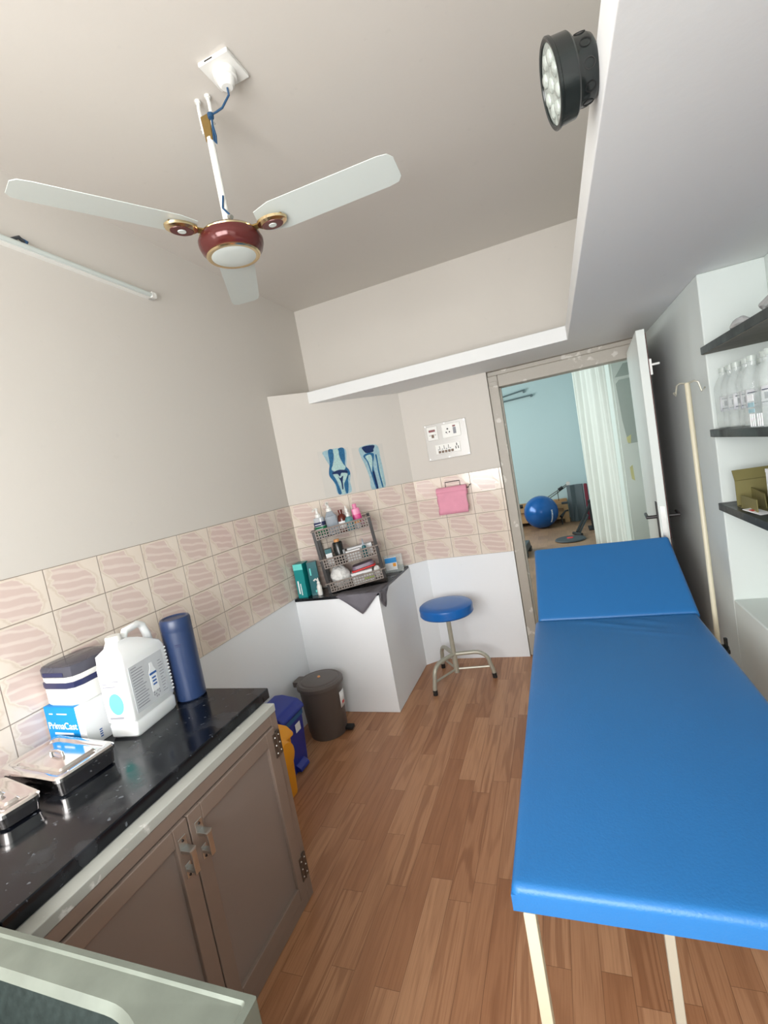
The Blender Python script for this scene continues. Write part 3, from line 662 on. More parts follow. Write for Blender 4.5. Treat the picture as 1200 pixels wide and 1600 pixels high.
def tub(loc, label):
    t = thing('plastic_tub', label, 'tub', loc)
    def r8(k, z, kd=1): return sring(-.085*k, .085*k, -.095*k*kd, .095*k*kd, z, .035*k, 2)
    m = MB(); m.loft([r8(.95, 0), r8(1, .006), r8(1, .062)]); m.build('body', 'white', t)
    m = MB(); m.loft([r8(1.01, .062), r8(1.03, .064), r8(1.03, .080), r8(1.01, .082)]); m.build('navy_band', 'darknavy', t, label='navy band')
    m = MB(); m.loft([r8(.98, .082), r8(1, .085), r8(1, .101)]); m.build('upper_tier', 'white', t)
    m = MB(); m.loft([r8(1.0, .101), r8(1.02, .103), r8(1.02, .126), r8(.96, .136), r8(.90, .138)]); m.build('lid', 'clear_dark', t, label='smoky clear lid')
    m = MB(); m.box(-.05, .05, -.0985, -.0975, .106, .120); m.build('lid_print', 'darknavy', t)
tub((-1.682, 1.135, WZ+.1492), 'white tub with navy band and smoky lid stacked on the blue carton')

# ------------------------------------------------------------ rack on the corner platform and what it holds
PT = .81
RA = math.radians(23); RO = Vector((-1.545, 2.795, PT))        # front left foot
RT = math.radians(5)          # it stands a little crooked on the folded cloth
def RW(x, y, z=0):
    x, z = x*math.cos(RT)-z*math.sin(RT), x*math.sin(RT)+z*math.cos(RT)
    return (RO.x+x*math.cos(RA)-y*math.sin(RA), RO.y+x*math.sin(RA)+y*math.cos(RA), PT+z)
RW_, RD_, RH_ = .385, .19, .445
t = thing('storage_rack', 'three-tier dark plastic basket rack on the black corner ledge', 'rack', tuple(RO), RA); t.rotation_euler.y = -RT
for x, y in ((0, 0), (RW_, 0), (0, RD_), (RW_, RD_)):
    MB().box(x-.011, x+.011, y-.007, y+.007, 0, RH_).build('post', 'rackdark', t, bevel=.002)
def basket(z0):
    m = MB(); h = .062; x0, x1, y0, y1 = .012, RW_-.012, -.012, RD_+.012
    m.tube([(x0, y0, z0+h), (x1, y0, z0+h)], .005, 6); m.tube([(x0, y1, z0+h), (x1, y1, z0+h)], .005, 6)
    m.tube([(x0, y0, z0+h), (x0, y1, z0+h)], .005, 6); m.tube([(x1, y0, z0+h), (x1, y1, z0+h)], .005, 6)
    m.tube([(x0-.03, y0, z0+h+.002), (x1+.03, y0, z0+h+.002)], .0045, 6)
    for z in (z0+.004, z0+.022, z0+.041):
        for y in (y0, y1): m.box(x0, x1, y-.002, y+.002, z-.003, z+.003)
        for x in (x0, x1): m.box(x-.002, x+.002, y0, y1, z-.003, z+.003)
    n = 20
    for i in range(n+1):
        x = x0+(x1-x0)*i/n
        for y in (y0, y1): m.box(x-.003, x+.003, y-.002, y+.002, z0, z0+h)
    for i in range(8):
        y = y0+(y1-y0)*i/7
        for x in (x0, x1): m.box(x-.002, x+.002, y-.003, y+.003, z0, z0+h)
    m.box(x0, x1, y0, y1, z0, z0+.003)
    m.build('basket', 'rackgrey', t)
BZ = (.004, .170, .372)
for z in BZ: basket(z)
S = [PT*0+b+.0035 for b in BZ]
def pump_head(m, z, s=1):
    m.lathe([(.017*s, z), (.017*s, z+.018*s), (.008*s, z+.024*s), (.006*s, z+.05*s), (0, z+.05*s)], seg=16)
    m.tube([(0, 0, z+.052*s), (-.004, -.022*s, z+.052*s), (-.006, -.034*s, z+.044*s)], .0055*s, 8); m.lathe([(0, z+.046*s), (.010*s, z+.046*s), (.009*s, z+.058*s), (0, z+.058*s)], seg=12)
RACKED = ('pump_bottle', 'sanitizer_bottle', 'medicine_bottle', 'spray_bottle', 'white_bottle', 'lotion_bottle', 'small_jar', 'carton', 'black_jar', 'flat_box', 'dropper_bottle', 'gauze_bundle', 'glove_box', 'flat_pack', 'gauze_roll')
# top tier
t = thing('pump_bottle', 'frosted pump bottle with green and navy label, leftmost on the rack top', 'bottle', RW(.050, .075, S[2]))
MB().rbox(-.033, .033, -.022, .022, 0, .125, r=.018, taper=.95).build('bottle', 'lotion', t, bevel=.006)
MB().rbox(-.0345, .0345, -.0235, .0235, .015, .068, r=.018).build('label', 'green', t, label='green label'); MB().rbox(-.0348, .0348, -.0238, .0238, .072, .096, r=.018).build('label_band', 'darknavy', t, label='navy label band')
m = MB(); m.box(-.02, .02, -.0245, -.0238, .080, .084); m.box(-.024, .024, -.0245, -.0235, .050, .055); m.build('print', 'inkwhite', t, split=True)
m = MB(); pump_head(m, .125); m.build('pump', 'white', t)
t = thing('sanitizer_bottle', 'clear square pump bottle beside the green labelled one on the rack', 'bottle', RW(.134, .085, S[2]), RA)
MB().rbox(-.034, .034, -.024, .024, 0, .115, r=.010).build('bottle', 'gel', t, bevel=.004); MB().rbox(-.030, .030, -.02, .02, .115, .145, r=.008, taper=.5).build('shoulder', 'gel', t)
m = MB(); pump_head(m, .143); m.build('pump', 'white', t)
t = thing('medicine_bottle', 'small amber brown bottle with white label on the rack top', 'bottle', RW(.206, .075, S[2]))
MB().lathe([(0, 0), (.024, 0), (.025, .003), (.025, .085), (.020, .102), (.011, .110), (.011, .122), (0, .122)], seg=24).build('bottle', 'brown', t); MB().lathe([(.0255, .02), (.0258, .02), (.0258, .065), (.0255, .065)], seg=24).build('label', 'inkwhite', t, label='white label')
MB().lathe([(0, .120), (.013, .120), (.013, .136), (0, .137)], seg=20).build('cap', 'brown', t)
t = thing('spray_bottle', 'small teal bottle with white spray top at the front of the rack top', 'bottle', RW(.252, .035, S[2]))
MB().lathe([(0, 0), (.024, 0), (.025, .003), (.025, .065), (.018, .080), (.010, .086), (0, .086)], seg=24).build('bottle', 'tealgel', t)
MB().lathe([(0, .085), (.011, .085), (.011, .10), (.006, .105), (.006, .118), (.009, .12), (.008, .13), (0, .13)], seg=16).build('spray_top', 'white', t)
t = thing('white_bottle', 'slim white bottle with nozzle between brown and pink bottles', 'bottle', RW(.245, .128, S[2]))
MB().lathe([(0, 0), (.021, 0), (.022, .003), (.022, .105), (.014, .12), (.008, .124), (0, .124)], seg=24).build('bottle', 'white', t); MB().lathe([(0, .122), (.013, .122), (.013, .142), (.006, .15), (.004, .165), (0, .165)], seg=16).build('nozzle', 'white', t)
t = thing('lotion_bottle', 'pink lotion bottle with pink cap at the right of the rack top', 'bottle', RW(.310, .11, S[2]), RA)
MB().rbox(-.030, .030, -.018, .018, 0, .118, r=.014, taper=.8).build('bottle', 'pink', t, bevel=.006)
MB().rbox(-.026, .026, -.0195, .0195, .030, .080, r=.014).build('label', 'magenta', t, label='magenta label')
MB().lathe([(0, .116), (.013, .116), (.013, .142), (.011, .146), (0, .146)], seg=20).build('cap', 'pink', t)
t = thing('small_jar', 'small cream topped jar in the right end of the top basket', 'jar', RW(.305, .045, S[2]))
MB().lathe([(0, 0), (.022, 0), (.022, .034), (0, .036)], seg=20).build('jar', 'lotion', t); MB().lathe([(0, .035), (.023, .035), (.023, .05), (0, .05)], seg=20).build('lid', 'orange', t)
# middle tier
t = thing('carton', 'upright white carton with blue top, left end of the middle basket', 'box', RW(.055, .08, S[1]), RA)
MB().box(-.022, .022, -.03, .03, 0, .115).build('carton', 'whitebox', t, bevel=.001); MB().box(-.0225, .0225, -.0305, .0305, .085, .1155).build('blue_top', 'teald', t, label='blue printed end')
t = thing('black_jar', 'tall black jar with an orange cap in the middle basket', 'jar', RW(.128, .06, S[1]))
MB().lathe([(0, 0), (.034, 0), (.035, .004), (.035, .138), (.030, .148), (0, .148)], seg=32).build('jar', 'blackp', t); MB().lathe([(0, .148), (.019, .148), (.019, .166), (0, .168)], seg=24).build('cap', 'orange', t, label='orange cap')
MB().box(.028, .037, -.012, .012, .01, .085).build('side_label', 'label', t)
t = thing('flat_box', 'long flat white box lying in the middle basket', 'box', RW(.275, .125, S[1]), RA)
MB().box(-.095, .08, -.03, .03, 0, .075).build('carton', 'whitebox', t, bevel=.001)
t = thing('flat_box', 'short white box leaning at the front of the middle basket', 'box', RW(.225, .03, S[1]), RA+.05)
MB().box(-.055, .045, -.02, .02, 0, .070).build('carton', 'whitebox', t, bevel=.001)
t = thing('dropper_bottle', 'little dark teal bottle with clear nozzle in the middle basket', 'bottle', RW(.30, .035, S[1]))
MB().lathe([(0, 0), (.016, 0), (.017, .05), (.012, .075), (0, .08)], seg=20).build('bottle', 'teald', t); MB().tube([(0, 0, .078), (0, .002, .125)], [.010, .003], 10).build('nozzle', 'gel', t)
# bottom tier
def blob(name, label, cat, loc, sx, sy, sz, mat, seed, rz=0):
    m = MB(); n = 18; mm = 12; rings = []
    for j in range(mm+1):
        a = PI*j/mm; r = []
        for i in range(n):
            b = 2*PI*i/n; v = Vector((math.sin(a)*math.cos(b), math.sin(a)*math.sin(b), -math.cos(a)))
            k = 1+.20*noise.noise(v*7+Vector((seed, 3, 0)))+.24*noise.noise(v*2.2+Vector((seed, 0, 0)))
            z = max(v.z*k*.5+.46, 0.0)
            r.append((v.x*k*sx, v.y*k*sy, z*sz))
        rings.append(r)
    m.loft(rings); o = m.build(name, mat, loc=loc, rz=rz, subsurf=1); return tag(o, label, cat)
blob('gauze_bundle', 'crumpled white gauze bundle at the left of the bottom basket', 'gauze', RW(.088, .085, S[0]), .070, .07, .16, 'gauze', 1.0, RA)
t = thing('glove_box', 'white box with dark print in the bottom basket under the mauve pack', 'box', RW(.250, .07, S[0]), RA)
MB().box(-.085, .062, -.05, .07, 0, .075).build('carton', 'whitebox', t, bevel=.0015)
m = MB(); m.box(-.05, .00, -.0506, -.05, .045, .060); m.build('print', 'inkdark', t, split=True); m = MB(); m.box(.02, .06, -.0506, -.05, .045, .055); m.box(.0, .07, -.0506, -.05, .008, .03); m.build('lime_print', 'lime', t, split=True)
t = thing('flat_pack', 'mauve and red flat pack lying on top of the bottom basket', 'pack', RW(.262, .095, S[0]+.078), RA)
MB().at(ry=math.radians(-4)).rbox(-.088, .085, -.055, .06, .003, .014, r=.02).build('red_tray', 'red', t, bevel=.003); MB().at(ry=math.radians(-4)).rbox(-.084, .08, -.048, .055, .014, .040, r=.03, taper=.9).build('mauve_cover', 'purple', t, bevel=.004)
blob('gauze_roll', 'small white gauze roll at the right end of the bottom basket', 'gauze', RW(.345, .06, S[0]), .026, .03, .085, 'gauze', 4.0, RA)

for o in COL.objects:
    if o.parent is None and o.name.split('.')[0] in RACKED:
        o.rotation_euler.y = -RT
        if o.name.split('.')[0] in RACKED[:4]+RACKED[5:6]: o.scale = (1.18, 1.18, 1.12)

# beside the rack
t = thing('glove_carton', 'light teal upright carton at the left end of the corner ledge', 'box', (-1.757, 2.728, PT), rz=math.radians(6))
MB().box(0, .068, 0, .10, 0, .235).build('carton', 'teal', t, bevel=.0015)
MB().box(.0, .068, -.001, 0, .195, .2355).build('pale_band', 'aqua', t)
m = MB(); m.box(.012, .022, -.0012, -.0004, .03, .12); m.box(.03, .036, -.0012, -.0004, .02, .10); m.build('print', 'inkwhite', t, split=True)
t = thing('glove_carton', 'darker teal carton standing just behind the light teal one', 'box', (-1.672, 2.765, PT), rz=math.radians(24))
MB().box(0, .066, 0, .06, 0, .230).build('carton', 'teald', t, bevel=.0015)
m = MB(); m.box(.012, .022, -.0012, -.0004, .14, .19); m.box(.030, .045, -.0012, -.0004, .02, .035); m.build('print', 'aqua', t, split=True)
t = thing('nozzle_bottle', 'small white squeeze bottle between teal cartons and rack', 'bottle', (-1.612, 2.775, PT))
MB().lathe([(0, 0), (.016, 0), (.018, .01), (.017, .06), (.010, .075), (.012, .085), (.005, .10), (.004, .12), (0, .12)], seg=20).build('bottle', 'white', t)
MB().tube([(0, 0, .10), (-.012, -.012, .115), (-.022, -.02, .105)], .006, 8).build('nozzle', 'white', t)
t = thing('clear_case', 'clear plastic case with a blue and yellow card right of the rack', 'case', (-1.275, 3.20, PT), rz=math.radians(20))
MB().box(-.01, .13, 0, .03, 0, .13).build('case', 'pet', t, bevel=.002)
c = MB().box(0, .085, -.002, 0, .02, .115).build('card', 'whitebox', t)
MB().box(.0, .085, -.003, -.002, .075, .112).build('blue_print', 'cyan', c); MB().box(.055, .078, -.003, -.002, .045, .07).build('yellow_print', 'bin_yellow', c)
o = MB().rbox(-.03, .03, -.02, .02, 0, .035, r=.008).build('black_case', 'blackp', bevel=.003, loc=(-1.205, 3.30, PT)); tag(o, 'small black case at the far tip of the corner ledge', 'case')

def cloth():
    m = MB(); th = .004
    # lying part on the ledge, folding over the two edges
    def P(u, v):  # helper
        return (u, v, PT+.003+.0015*math.sin(40*u)*math.cos(33*v))
    n = 14
    rows = []
    ed0, ed1 = Vector((-1.455, 2.700)), Vector((-1.160, 2.700))
    for i in range(n+1):
        s = i/n; x = ed0.x+(ed1.x-ed0.x)*s
        hang = (.128*min(s/.58, 1) if s < .58 else .128*(1-(s-.58)/.42)+.02*0)
        r = [P(x, 2.78+.16*s-.0), P(x, 2.73), (x, 2.702, PT+.003)]
        for k in (.12, .35, .65, 1.0): r.append((x, 2.696-.004*math.sin(9*s+3*k)-.002, PT-hang*k))
        rows.append(r)
    V = [[m.v(p) for p in r] for r in rows]
    for a, b in zip(V, V[1:]):
        for k in range(len(a)-1): m.face([a[k], a[k+1], b[k+1], b[k]])
    rows = []
    for i in range(n+1):
        s = i/n; y = 2.700+.18*s
        hang = (.04+.075*(s/.35) if s < .35 else .115*(1-(s-.35)/.65))
        r = [(-1.26+.05*s, y+.01, PT+.003), (-1.20, y, PT+.003), (-1.164, y, PT+.003)]
        for k in (.12, .35, .65, 1.0): r.append((-1.156+.005*math.sin(11*s+3*k)+.002, y, PT-hang*k))
        rows.append(r)
    V = [[m.v(p) for p in r] for r in rows]
    for a, b in zip(V, V[1:]):
        for k in range(len(a)-1): m.face([a[k], a[k+1], b[k+1], b[k]])
    bmesh.ops.remove_doubles(m.bm, verts=m.bm.verts, dist=.002)
    o = m.build('cloth', 'cloth'); s = o.modifiers.new('thick', 'SOLIDIFY'); s.thickness = .002; s.offset = 1
    tag(o, 'grey cloth under the rack hanging over the ledge corner in a point', 'cloth')
cloth()

# ------------------------------------------------------------ X-ray films on the diagonal wall
DM = Matrix.Translation((DA[0], DA[1], 0)) @ Matrix.Rotation(DANG, 4, 'Z')
def dpart(pts, y, mat, name, parent, label=None):
    m = MB(); m.X = DM.copy(); m.prism(pts, -y-.0008, -y, 'y'); return m.build(name, mat, parent, smooth=False, label=label)
def spl(pts, n=5):
    out = []; L = len(pts)
    for i in range(L):
        p0, p1, p2, p3 = [Vector(pts[(i+k-1) % L]) for k in range(4)]
        for j in range(n):
            q = j/n; out.append(tuple(.5*((2*p1)+(-p0+p2)*q+(2*p0-5*p1+4*p2-p3)*q*q+(-p0+3*p1-3*p2+p3)*q**3)))
    return out
def film(label, x0, x1, z0, z1, shapes):
    t = thing('xray_film', label, 'x-ray film', (0, 0, 0))
    dpart([(x0, z0), (x1, z0), (x1, z1), (x0, z1)], .0005, 'film', 'sheet', t)
    for i, (mat, pts, nm) in enumerate(shapes): dpart(spl([(x0+(x1-x0)*u, z0+(z1-z0)*v) for u, v in pts]), .0015+.0009*i, mat, nm, t)
film('x-ray print of a knee joint, left of the two films on the corner wall', .272, .505, 1.446, 1.778, [
    ('film_light', [(.20, .99), (.86, .99), (.88, .75), (.82, .55), (.92, .42), (.86, .25), (.84, .02), (.42, .02), (.36, .25), (.26, .45), (.30, .65), (.20, .85)], 'soft_tissue'),
    ('film_blue', [(.34, .99), (.50, .99), (.47, .80), (.40, .66), (.44, .56), (.36, .48), (.42, .36), (.48, .20), (.52, .03), (.42, .03), (.38, .25), (.24, .44), (.26, .58), (.32, .72)], 'inner_shadow'),
    ('film_blue', [(.66, .99), (.85, .99), (.84, .78), (.80, .62), (.90, .50), (.90, .40), (.76, .38), (.66, .30), (.66, .03), (.74, .03), (.80, .28), (.70, .40), (.66, .52), (.74, .64), (.68, .80)], 'outer_shadow'),
    ('film_bone', [(.50, .98), (.66, .98), (.66, .80), (.74, .66), (.80, .58), (.72, .52), (.58, .56), (.44, .52), (.34, .58), (.42, .68), (.50, .80)], 'thigh_bone'),
    ('film_dark', [(.36, .51), (.58, .54), (.82, .50), (.80, .44), (.64, .47), (.56, .40), (.50, .46), (.36, .47)], 'joint_gap'),
    ('film_bone', [(.36, .46), (.50, .45), (.56, .38), (.64, .46), (.82, .43), (.74, .32), (.64, .20), (.62, .02), (.54, .02), (.52, .20), (.44, .34)], 'shin_bone'),
    ('film_dark', [(.50, .40), (.56, .36), (.66, .40), (.62, .28), (.60, .12), (.56, .12), (.56, .28)], 'core_shadow')])
film('x-ray print of a shin bone, right of the two films on the corner wall', .530, .775, 1.432, 1.765, [
    ('film_light', [(.26, .99), (.80, .99), (.86, .70), (.88, .30), (.84, .02), (.42, .02), (.40, .30), (.32, .60), (.24, .80)], 'soft_tissue'),
    ('film_dark', [(.34, .99), (.72, .99), (.68, .90), (.66, .85), (.46, .84), (.38, .88)], 'knee_shadow'),
    ('film_blue', [(.32, .79), (.48, .84), (.66, .81), (.64, .70), (.58, .55), (.60, .30), (.62, .03), (.54, .03), (.48, .30), (.44, .52), (.40, .66)], 'shin_bone'),
    ('film_bone', [(.38, .77), (.56, .79), (.58, .64), (.52, .46), (.50, .40), (.47, .55), (.44, .66)], 'bone_core'),
    ('film_dark', [(.52, .38), (.57, .40), (.61, .04), (.56, .04)], 'marrow'),
    ('film_blue', [(.70, .77), (.75, .74), (.74, .40), (.78, .06), (.74, .06), (.70, .40), (.71, .60)], 'calf_bone'),
    ('film_bone', [(.755, .74), (.79, .72), (.79, .40), (.82, .06), (.79, .06), (.755, .40)], 'calf_bone_edge')])

# ------------------------------------------------------------ switchboard
t = thing('switchboard', 'white switch and socket panel on the wall beside the door', 'switchboard', (-.892, YB, 1.567))
W, H = .318, .270
MB().box(0, W, -.012, 0, 0, H).build('plate', 'acrylic', t, bevel=.003)
sk = MB().box(.022, .100, -.018, -.012, .150, .250).build('module', 'white', t, bevel=.002); MB().box(.036, .084, -.021, -.018, .212, .228).build('indicator', 'indicator', sk, label='dark red indicator'); MB().box(.052, .070, -.022, -.018, .168, .192).build('switch', 'switch_brown', sk, bevel=.002)
MB().box(.034, .048, -.0185, -.018, .186, .189).build('mark', 'slot', sk); MB().box(.074, .088, -.0185, -.018, .186, .189).build('mark', 'slot', sk)
sk = MB().box(.135, .272, -.018, -.012, .150, .250).build('socket', 'white', t, bevel=.002)
m = MB()
for x, z, r in ((.178, .214, .006), (.166, .190, .005), (.190, .190, .005)): m.lathe([(0, -.0195), (r, -.0195), (r, -.017), (0, -.017)], (x, 0, z), 12, 'y')
m.box(.170, .174, -.0195, -.017, .180, .184); m.build('pin_hole', 'slot', sk, split=True); MB().box(.218, .240, -.0225, -.018, .172, .218).build('switch', 'inkgrey', sk, bevel=.003); MB().box(.218, .238, -.0205, -.018, .222, .234).build('mark', 'indicator', sk)
sk = MB().box(.066, .252, -.018, -.012, .040, .112).build('switch_row', 'white', t, bevel=.002)
for i in range(5): MB().box(.086+.024*i, .104+.024*i, -.024, -.018, .046, .064).build('switch', 'switch_brown', sk, bevel=.002)
for i in range(3): MB().box(.096+.034*i, .100+.034*i, -.0186, -.018, .072, .100).build('mark', 'slot', sk)
for i in range(4): MB().box(.084+.03*i, .092+.03*i, -.0186, -.018, .070, .078).build('mark', 'inkgrey', sk)
m = MB()
for x, z in ((.228, .092), (.219, .070), (.237, .070)): m.box(x-.003, x+.003, -.0188, -.018, z-.010, z+.010)
m.build('pin_hole', 'slot', sk, split=True)
for x, z in ((.012, .012), (W-.012, .012), (.012, H-.012), (W-.012, H-.012), (W/2, .010), (W/2, H-.010)): MB().lathe([(0, -.014), (.004, -.014), (.004, -.011), (0, -.011)], (x, 0, z), 10, 'y').build('screw', 'zinc', t)

# pink roll on its wire holder
t = thing('roll_holder', 'bent wire holder carrying the pink roll on the tiled back wall', 'holder', (0, 0, 0))
MB().tube([(-.870, 3.455, 1.335), (-.620, 3.455, 1.335), (-.612, 3.458, 1.352), (-.612, 3.502, 1.352)], .0035, 8).build('rod', 'rackdark', t)
MB().tube([(-.800, 3.470, 1.33), (-.800, 3.498, 1.345), (-.800, 3.500, 1.392), (-.690, 3.500, 1.392), (-.690, 3.498, 1.345), (-.690, 3.470, 1.33)], .003, 8).build('wire_loop', 'rackdark', t)
t = thing('tissue_roll', 'pink paper roll with its loose end hanging down the tiles', 'paper roll', (0, 0, 0))
MB().lathe([(.006, 0), (.034, 0), (.034, .225), (.006, .225)], (-.862, 3.455, 1.325), 32, 'x').build('roll', 'tissue', t)
m = MB(); V = []
for i in range(15):
    x = -.860+.221*i/14; V.append([m.v((x+(.004*math.sin(k*2) if i in (0, 14) else 0), 3.4205+.003*math.sin(9*x+k)-.0015*k*.3, 1.325-.165*k/6)) for k in range(7)])
for a, b in zip(V, V[1:]):
    for k in range(6): m.face([a[k], a[k+1], b[k+1], b[k]])
o = m.build('loose_sheet', 'tissue', t); s = o.modifiers.new('thick', 'SOLIDIFY'); s.thickness = .0025

# ------------------------------------------------------------ stool
t = thing('stool', 'round blue padded stool with three silver tube legs near the doorway', 'stool', (-.862, 3.150, 0))
MB().lathe([(0, .492), (.165, .492), (.182, .498), (.189, .508), (.187, .530), (.189, .548), (.186, .560), (.176, .568), (.12, .573), (0, .575)], seg=64).build('seat', 'blue2', t)
MB().lathe([(.0, .482), (.10, .482), (.10, .492), (0, .492)], seg=32).build('seat_plate', 'silver_paint', t)
MB().lathe([(0, .06), (.019, .06), (.019, .205), (.016, .205), (.016, .482), (0, .482)], seg=20).build('column', 'silver_paint', t)
for fx, fy in ((-.117, -.214), (.257, .035), (-.155, .202)):
    r = math.hypot(fx, fy); ux, uy = fx/r, fy/r
    def q(a, z): return (ux*a, uy*a, z)
    m = MB(); path = [q(.01, .195), q(r*.55, .198)]+[q(r*.55+(r*.37)*math.sin(i*PI/12), .198-.085*(1-math.cos(i*PI/12))) for i in range(1, 7)]+[q(r*.98, .06), q(r, .02)]
    m.tube(path, .0145, 12); lg = m.build('leg', 'silver_paint', t)
    MB().tube([q(.01, .085), q(r*.93, .085)], .0075, 8).build('brace', 'silver_paint', t)
    MB().tube([q(r*.99, .035), q(r, .0)], .016, 14).build('rubber_foot', 'rubber', lg)

# ------------------------------------------------------------ bins
t = thing('pedal_bin', 'round dark grey pedal bin by the white ledge front', 'bin', (-1.572, 2.485, 0))
MB().lathe([(0, 0), (.112, 0), (.115, .006), (.118, .035), (.121, .04), (.133, .30), (.137, .318), (.137, .325), (.125, .325), (.11, .02), (0, .02)], seg=48).build('bucket', 'bin_grey', t)
lid = MB().lathe([(.139, .318), (.147, .322), (.146, .340), (.134, .352), (.118, .350), (.112, .356), (.06, .364), (.03, .362), (0, .364)], seg=48).build('lid', 'bin_grey', t)
MB().lathe([(0, .362), (.010, .364), (.008, .370), (0, .371)], seg=16).build('knob', 'orange', lid, label='small orange dot')
MB().rbox(-.175, -.12, -.045, .045, .315, .348, r=.012).build('hinge_cover', 'bin_grey', t, bevel=.004)
MB().rbox(.105, .165, .0, .045, .012, .03, r=.008).build('pedal', 'rubber', t, bevel=.002)
m = MB(); m.X = Matrix.Rotation(math.radians(5), 4, 'Z')
V = [[m.v((.130*math.cos(a)*k, .130*math.sin(a)*k, z)) for z, k in ((.17, 1.0), (.27, 1.035))] for a in [math.radians(-14+5*i) for i in range(7)]]
for a, b in zip(V, V[1:]): m.face([a[0], a[1], b[1], b[0]])
st = m.build('sticker', 'whitebox', t); sd = st.modifiers.new('thick', 'SOLIDIFY'); sd.thickness = .001; sd.offset = 1
MB().at((0, 0, 0), rz=math.radians(5)).box(.1325, .1345, -.014, .012, .19, .205).build('sticker_print', 'red', t)

def swing_bin(name, label, loc, mat, rz, bag, k=1.0):
    t = thing(name, label, 'bin', loc, rz)
    w, d, h = .085*k, .105*k, .30*k
    m = MB(); m.loft([sring(-w*.86, w*.80, -d*.86, d*.86, 0, .02), sring(-w*.9, w*.84, -d*.88, d*.88, .01, .02), sring(-w, w*.95, -d, d, h*.8, .022), sring(-w, w, -d, d, h, .022)]); m.build('bucket', mat, t)
    if bag: m = MB(); m.loft([sring(-w-.003, w+.004, -d-.003, d+.003, h*.93, .024), sring(-w-.004, w+.006, -d-.004, d+.004, h*1.02, .024)]); m.build('bin_bag', 'bin_teal', t, label='teal bag edge under the lid')
    m = MB(); y0, y1 = -d-.006, d+.006
    prof = [(-w-.006, h*1.02), (w+.012, h*1.02), (w+.012, h*1.09), (w-.02, h*1.20), (-w*.4, h*1.26), (-w-.006, h*1.24)]
    m.prism(prof, y0, y1, 'y'); m.build('lid', mat, t, bevel=.012, seg=3)
    if bag: MB().prism([(w-.03, .012), (w+.020, .012), (w+.016, .03), (w-.01, .05), (w-.03, .05)], -.045, .045, 'y').build('pedal', mat, t, bevel=.004)
    return t
b = swing_bin('pedal_bin', 'square blue pedal bin between yellow and grey bins', (-1.640, 2.115, 0), 'bin_blue', 0, True, 1.02)
MB().box(.088, .0895, .0, .05, .215, .262).build('sticker', 'whitebox', b, label='small white sticker'); 
b = swing_bin('pedal_bin', 'yellow pedal bin showing past the end of the cabinet', (-1.555, 1.86, 0), 'bin_yellow', 0, False, .98)
m = MB(); m.lathe([(0, 0), (.06, 0), (.072, .015), (.062, .045), (0, .055)], (.075, -.01, .262), 24, 'x'); m.build('flap', 'bin_yellow', b)

# ------------------------------------------------------------ examination bed
t = thing('examination_bed', 'bright blue padded examination bed with raised headrest on cream steel legs', 'bed', (.134, 0, 0))
BX0, BX1 = -.329, .329
def pad(name, y0, y1, rot, z, label=None, th=.050):
    m = MB(); L = y1-y0; W = BX1-BX0; rr = .016
    def marks(T, step):      # sample positions, dense where the edge rolls over
        e = [rr*(1-math.cos(PI/2*i/6)) for i in range(7)]; n = int((T-2*rr)/step)
        return e+[rr+(T-2*rr)*i/n for i in range(1, n)]+[T-q for q in e[::-1]]
    grid = []
    for y in marks(L, .012):
        row = []
        for xx in marks(W, .012):
            x = BX0+xx; e = min(xx, W-xx); f = min(y, L-y)
            dz = .003*(1-math.exp(-min(e, f)/.03)) + .0016*noise.noise(Vector((x*3.3, (y+y0)*3.3, 1)))
            c = max(rr-e, 0); d = max(rr-f, 0); dz -= rr-math.sqrt(max(rr*rr-min(c*c+d*d, rr*rr), 0))
            if name == 'mattress':
                for (cx, cy, a, ln, am) in ((.02, 1.30, 1.15, .12, .005), (.12, 1.34, 1.05, .08, .004), (-.10, 1.36, 1.3, .09, .003), (.10, 1.22, 1.2, .12, .003)):
                    px, py = x-cx, y-cy; s = px*math.sin(a)+py*-math.cos(a); r = px*math.cos(a)+py*math.sin(a)
                    dz += am*math.exp(-(r/.016)**2)*math.exp(-(s/ln)**2)
            row.append(m.v((x, y, dz)))
        grid.append(row)
    for a, b in zip(grid, grid[1:]):
        for i in range(len(a)-1): m.face([a[i], a[i+1], b[i+1], b[i]])
    # skirt
    edge = grid[0]+[r[-1] for r in grid[1:]]+grid[-1][-2::-1]+[r[0] for r in grid[-2:0:-1]]
    low = [m.bm.verts.new(Vector((v.co.x, v.co.y, -th))) for v in edge]; n = len(edge)
    for i in range(n): m.face([edge[i], edge[(i+1) % n], low[(i+1) % n], low[i]])
    m.face(low[::-1])
    o = m.build(name, 'blue', t); o.location = (0, y0, z); o.rotation_euler.x = rot
    return o
pad('mattress', .822, 2.235, 0, .744)
hr = pad('headrest', 2.245, 2.245+.52, math.radians(28), .742)
hr.location.x = .012
fr = MB(); z0, z1 = .655, .690
fr.box(BX0-.005, BX0+.03, .842, 2.24, z0+.018, z1); fr.box(BX1-.03, BX1-.002, .845, 2.24, z0, z1)
for y in (.90, 1.55, 2.20): fr.box(BX0+.03, BX1-.03, y-.015, y+.015, z0, z1)
fr.build('frame', 'cream_paint', t, bevel=.003)
m = MB().at((0, 2.245, .68), rx=math.radians(28)); m.box(BX0+.02, BX0+.05, 0, .48, -.025, .005); m.box(BX1-.05, BX1-.02, 0, .48, -.025, .005); m.build('headrest_frame', 'cream_paint', t, bevel=.002)
for x, y in ((BX0+.022, .868), (BX1-.018, .868), (BX0+.018, 2.18), (BX1-.018, 2.18)):
    lg = MB().box(x-.012, x+.012, y-.012, y+.012, .0, z0).build('leg', 'cream_paint', t, bevel=.002); MB().box(x-.015, x+.015, y-.015, y+.015, 0, .03).build('rubber_foot', 'rubber', lg)
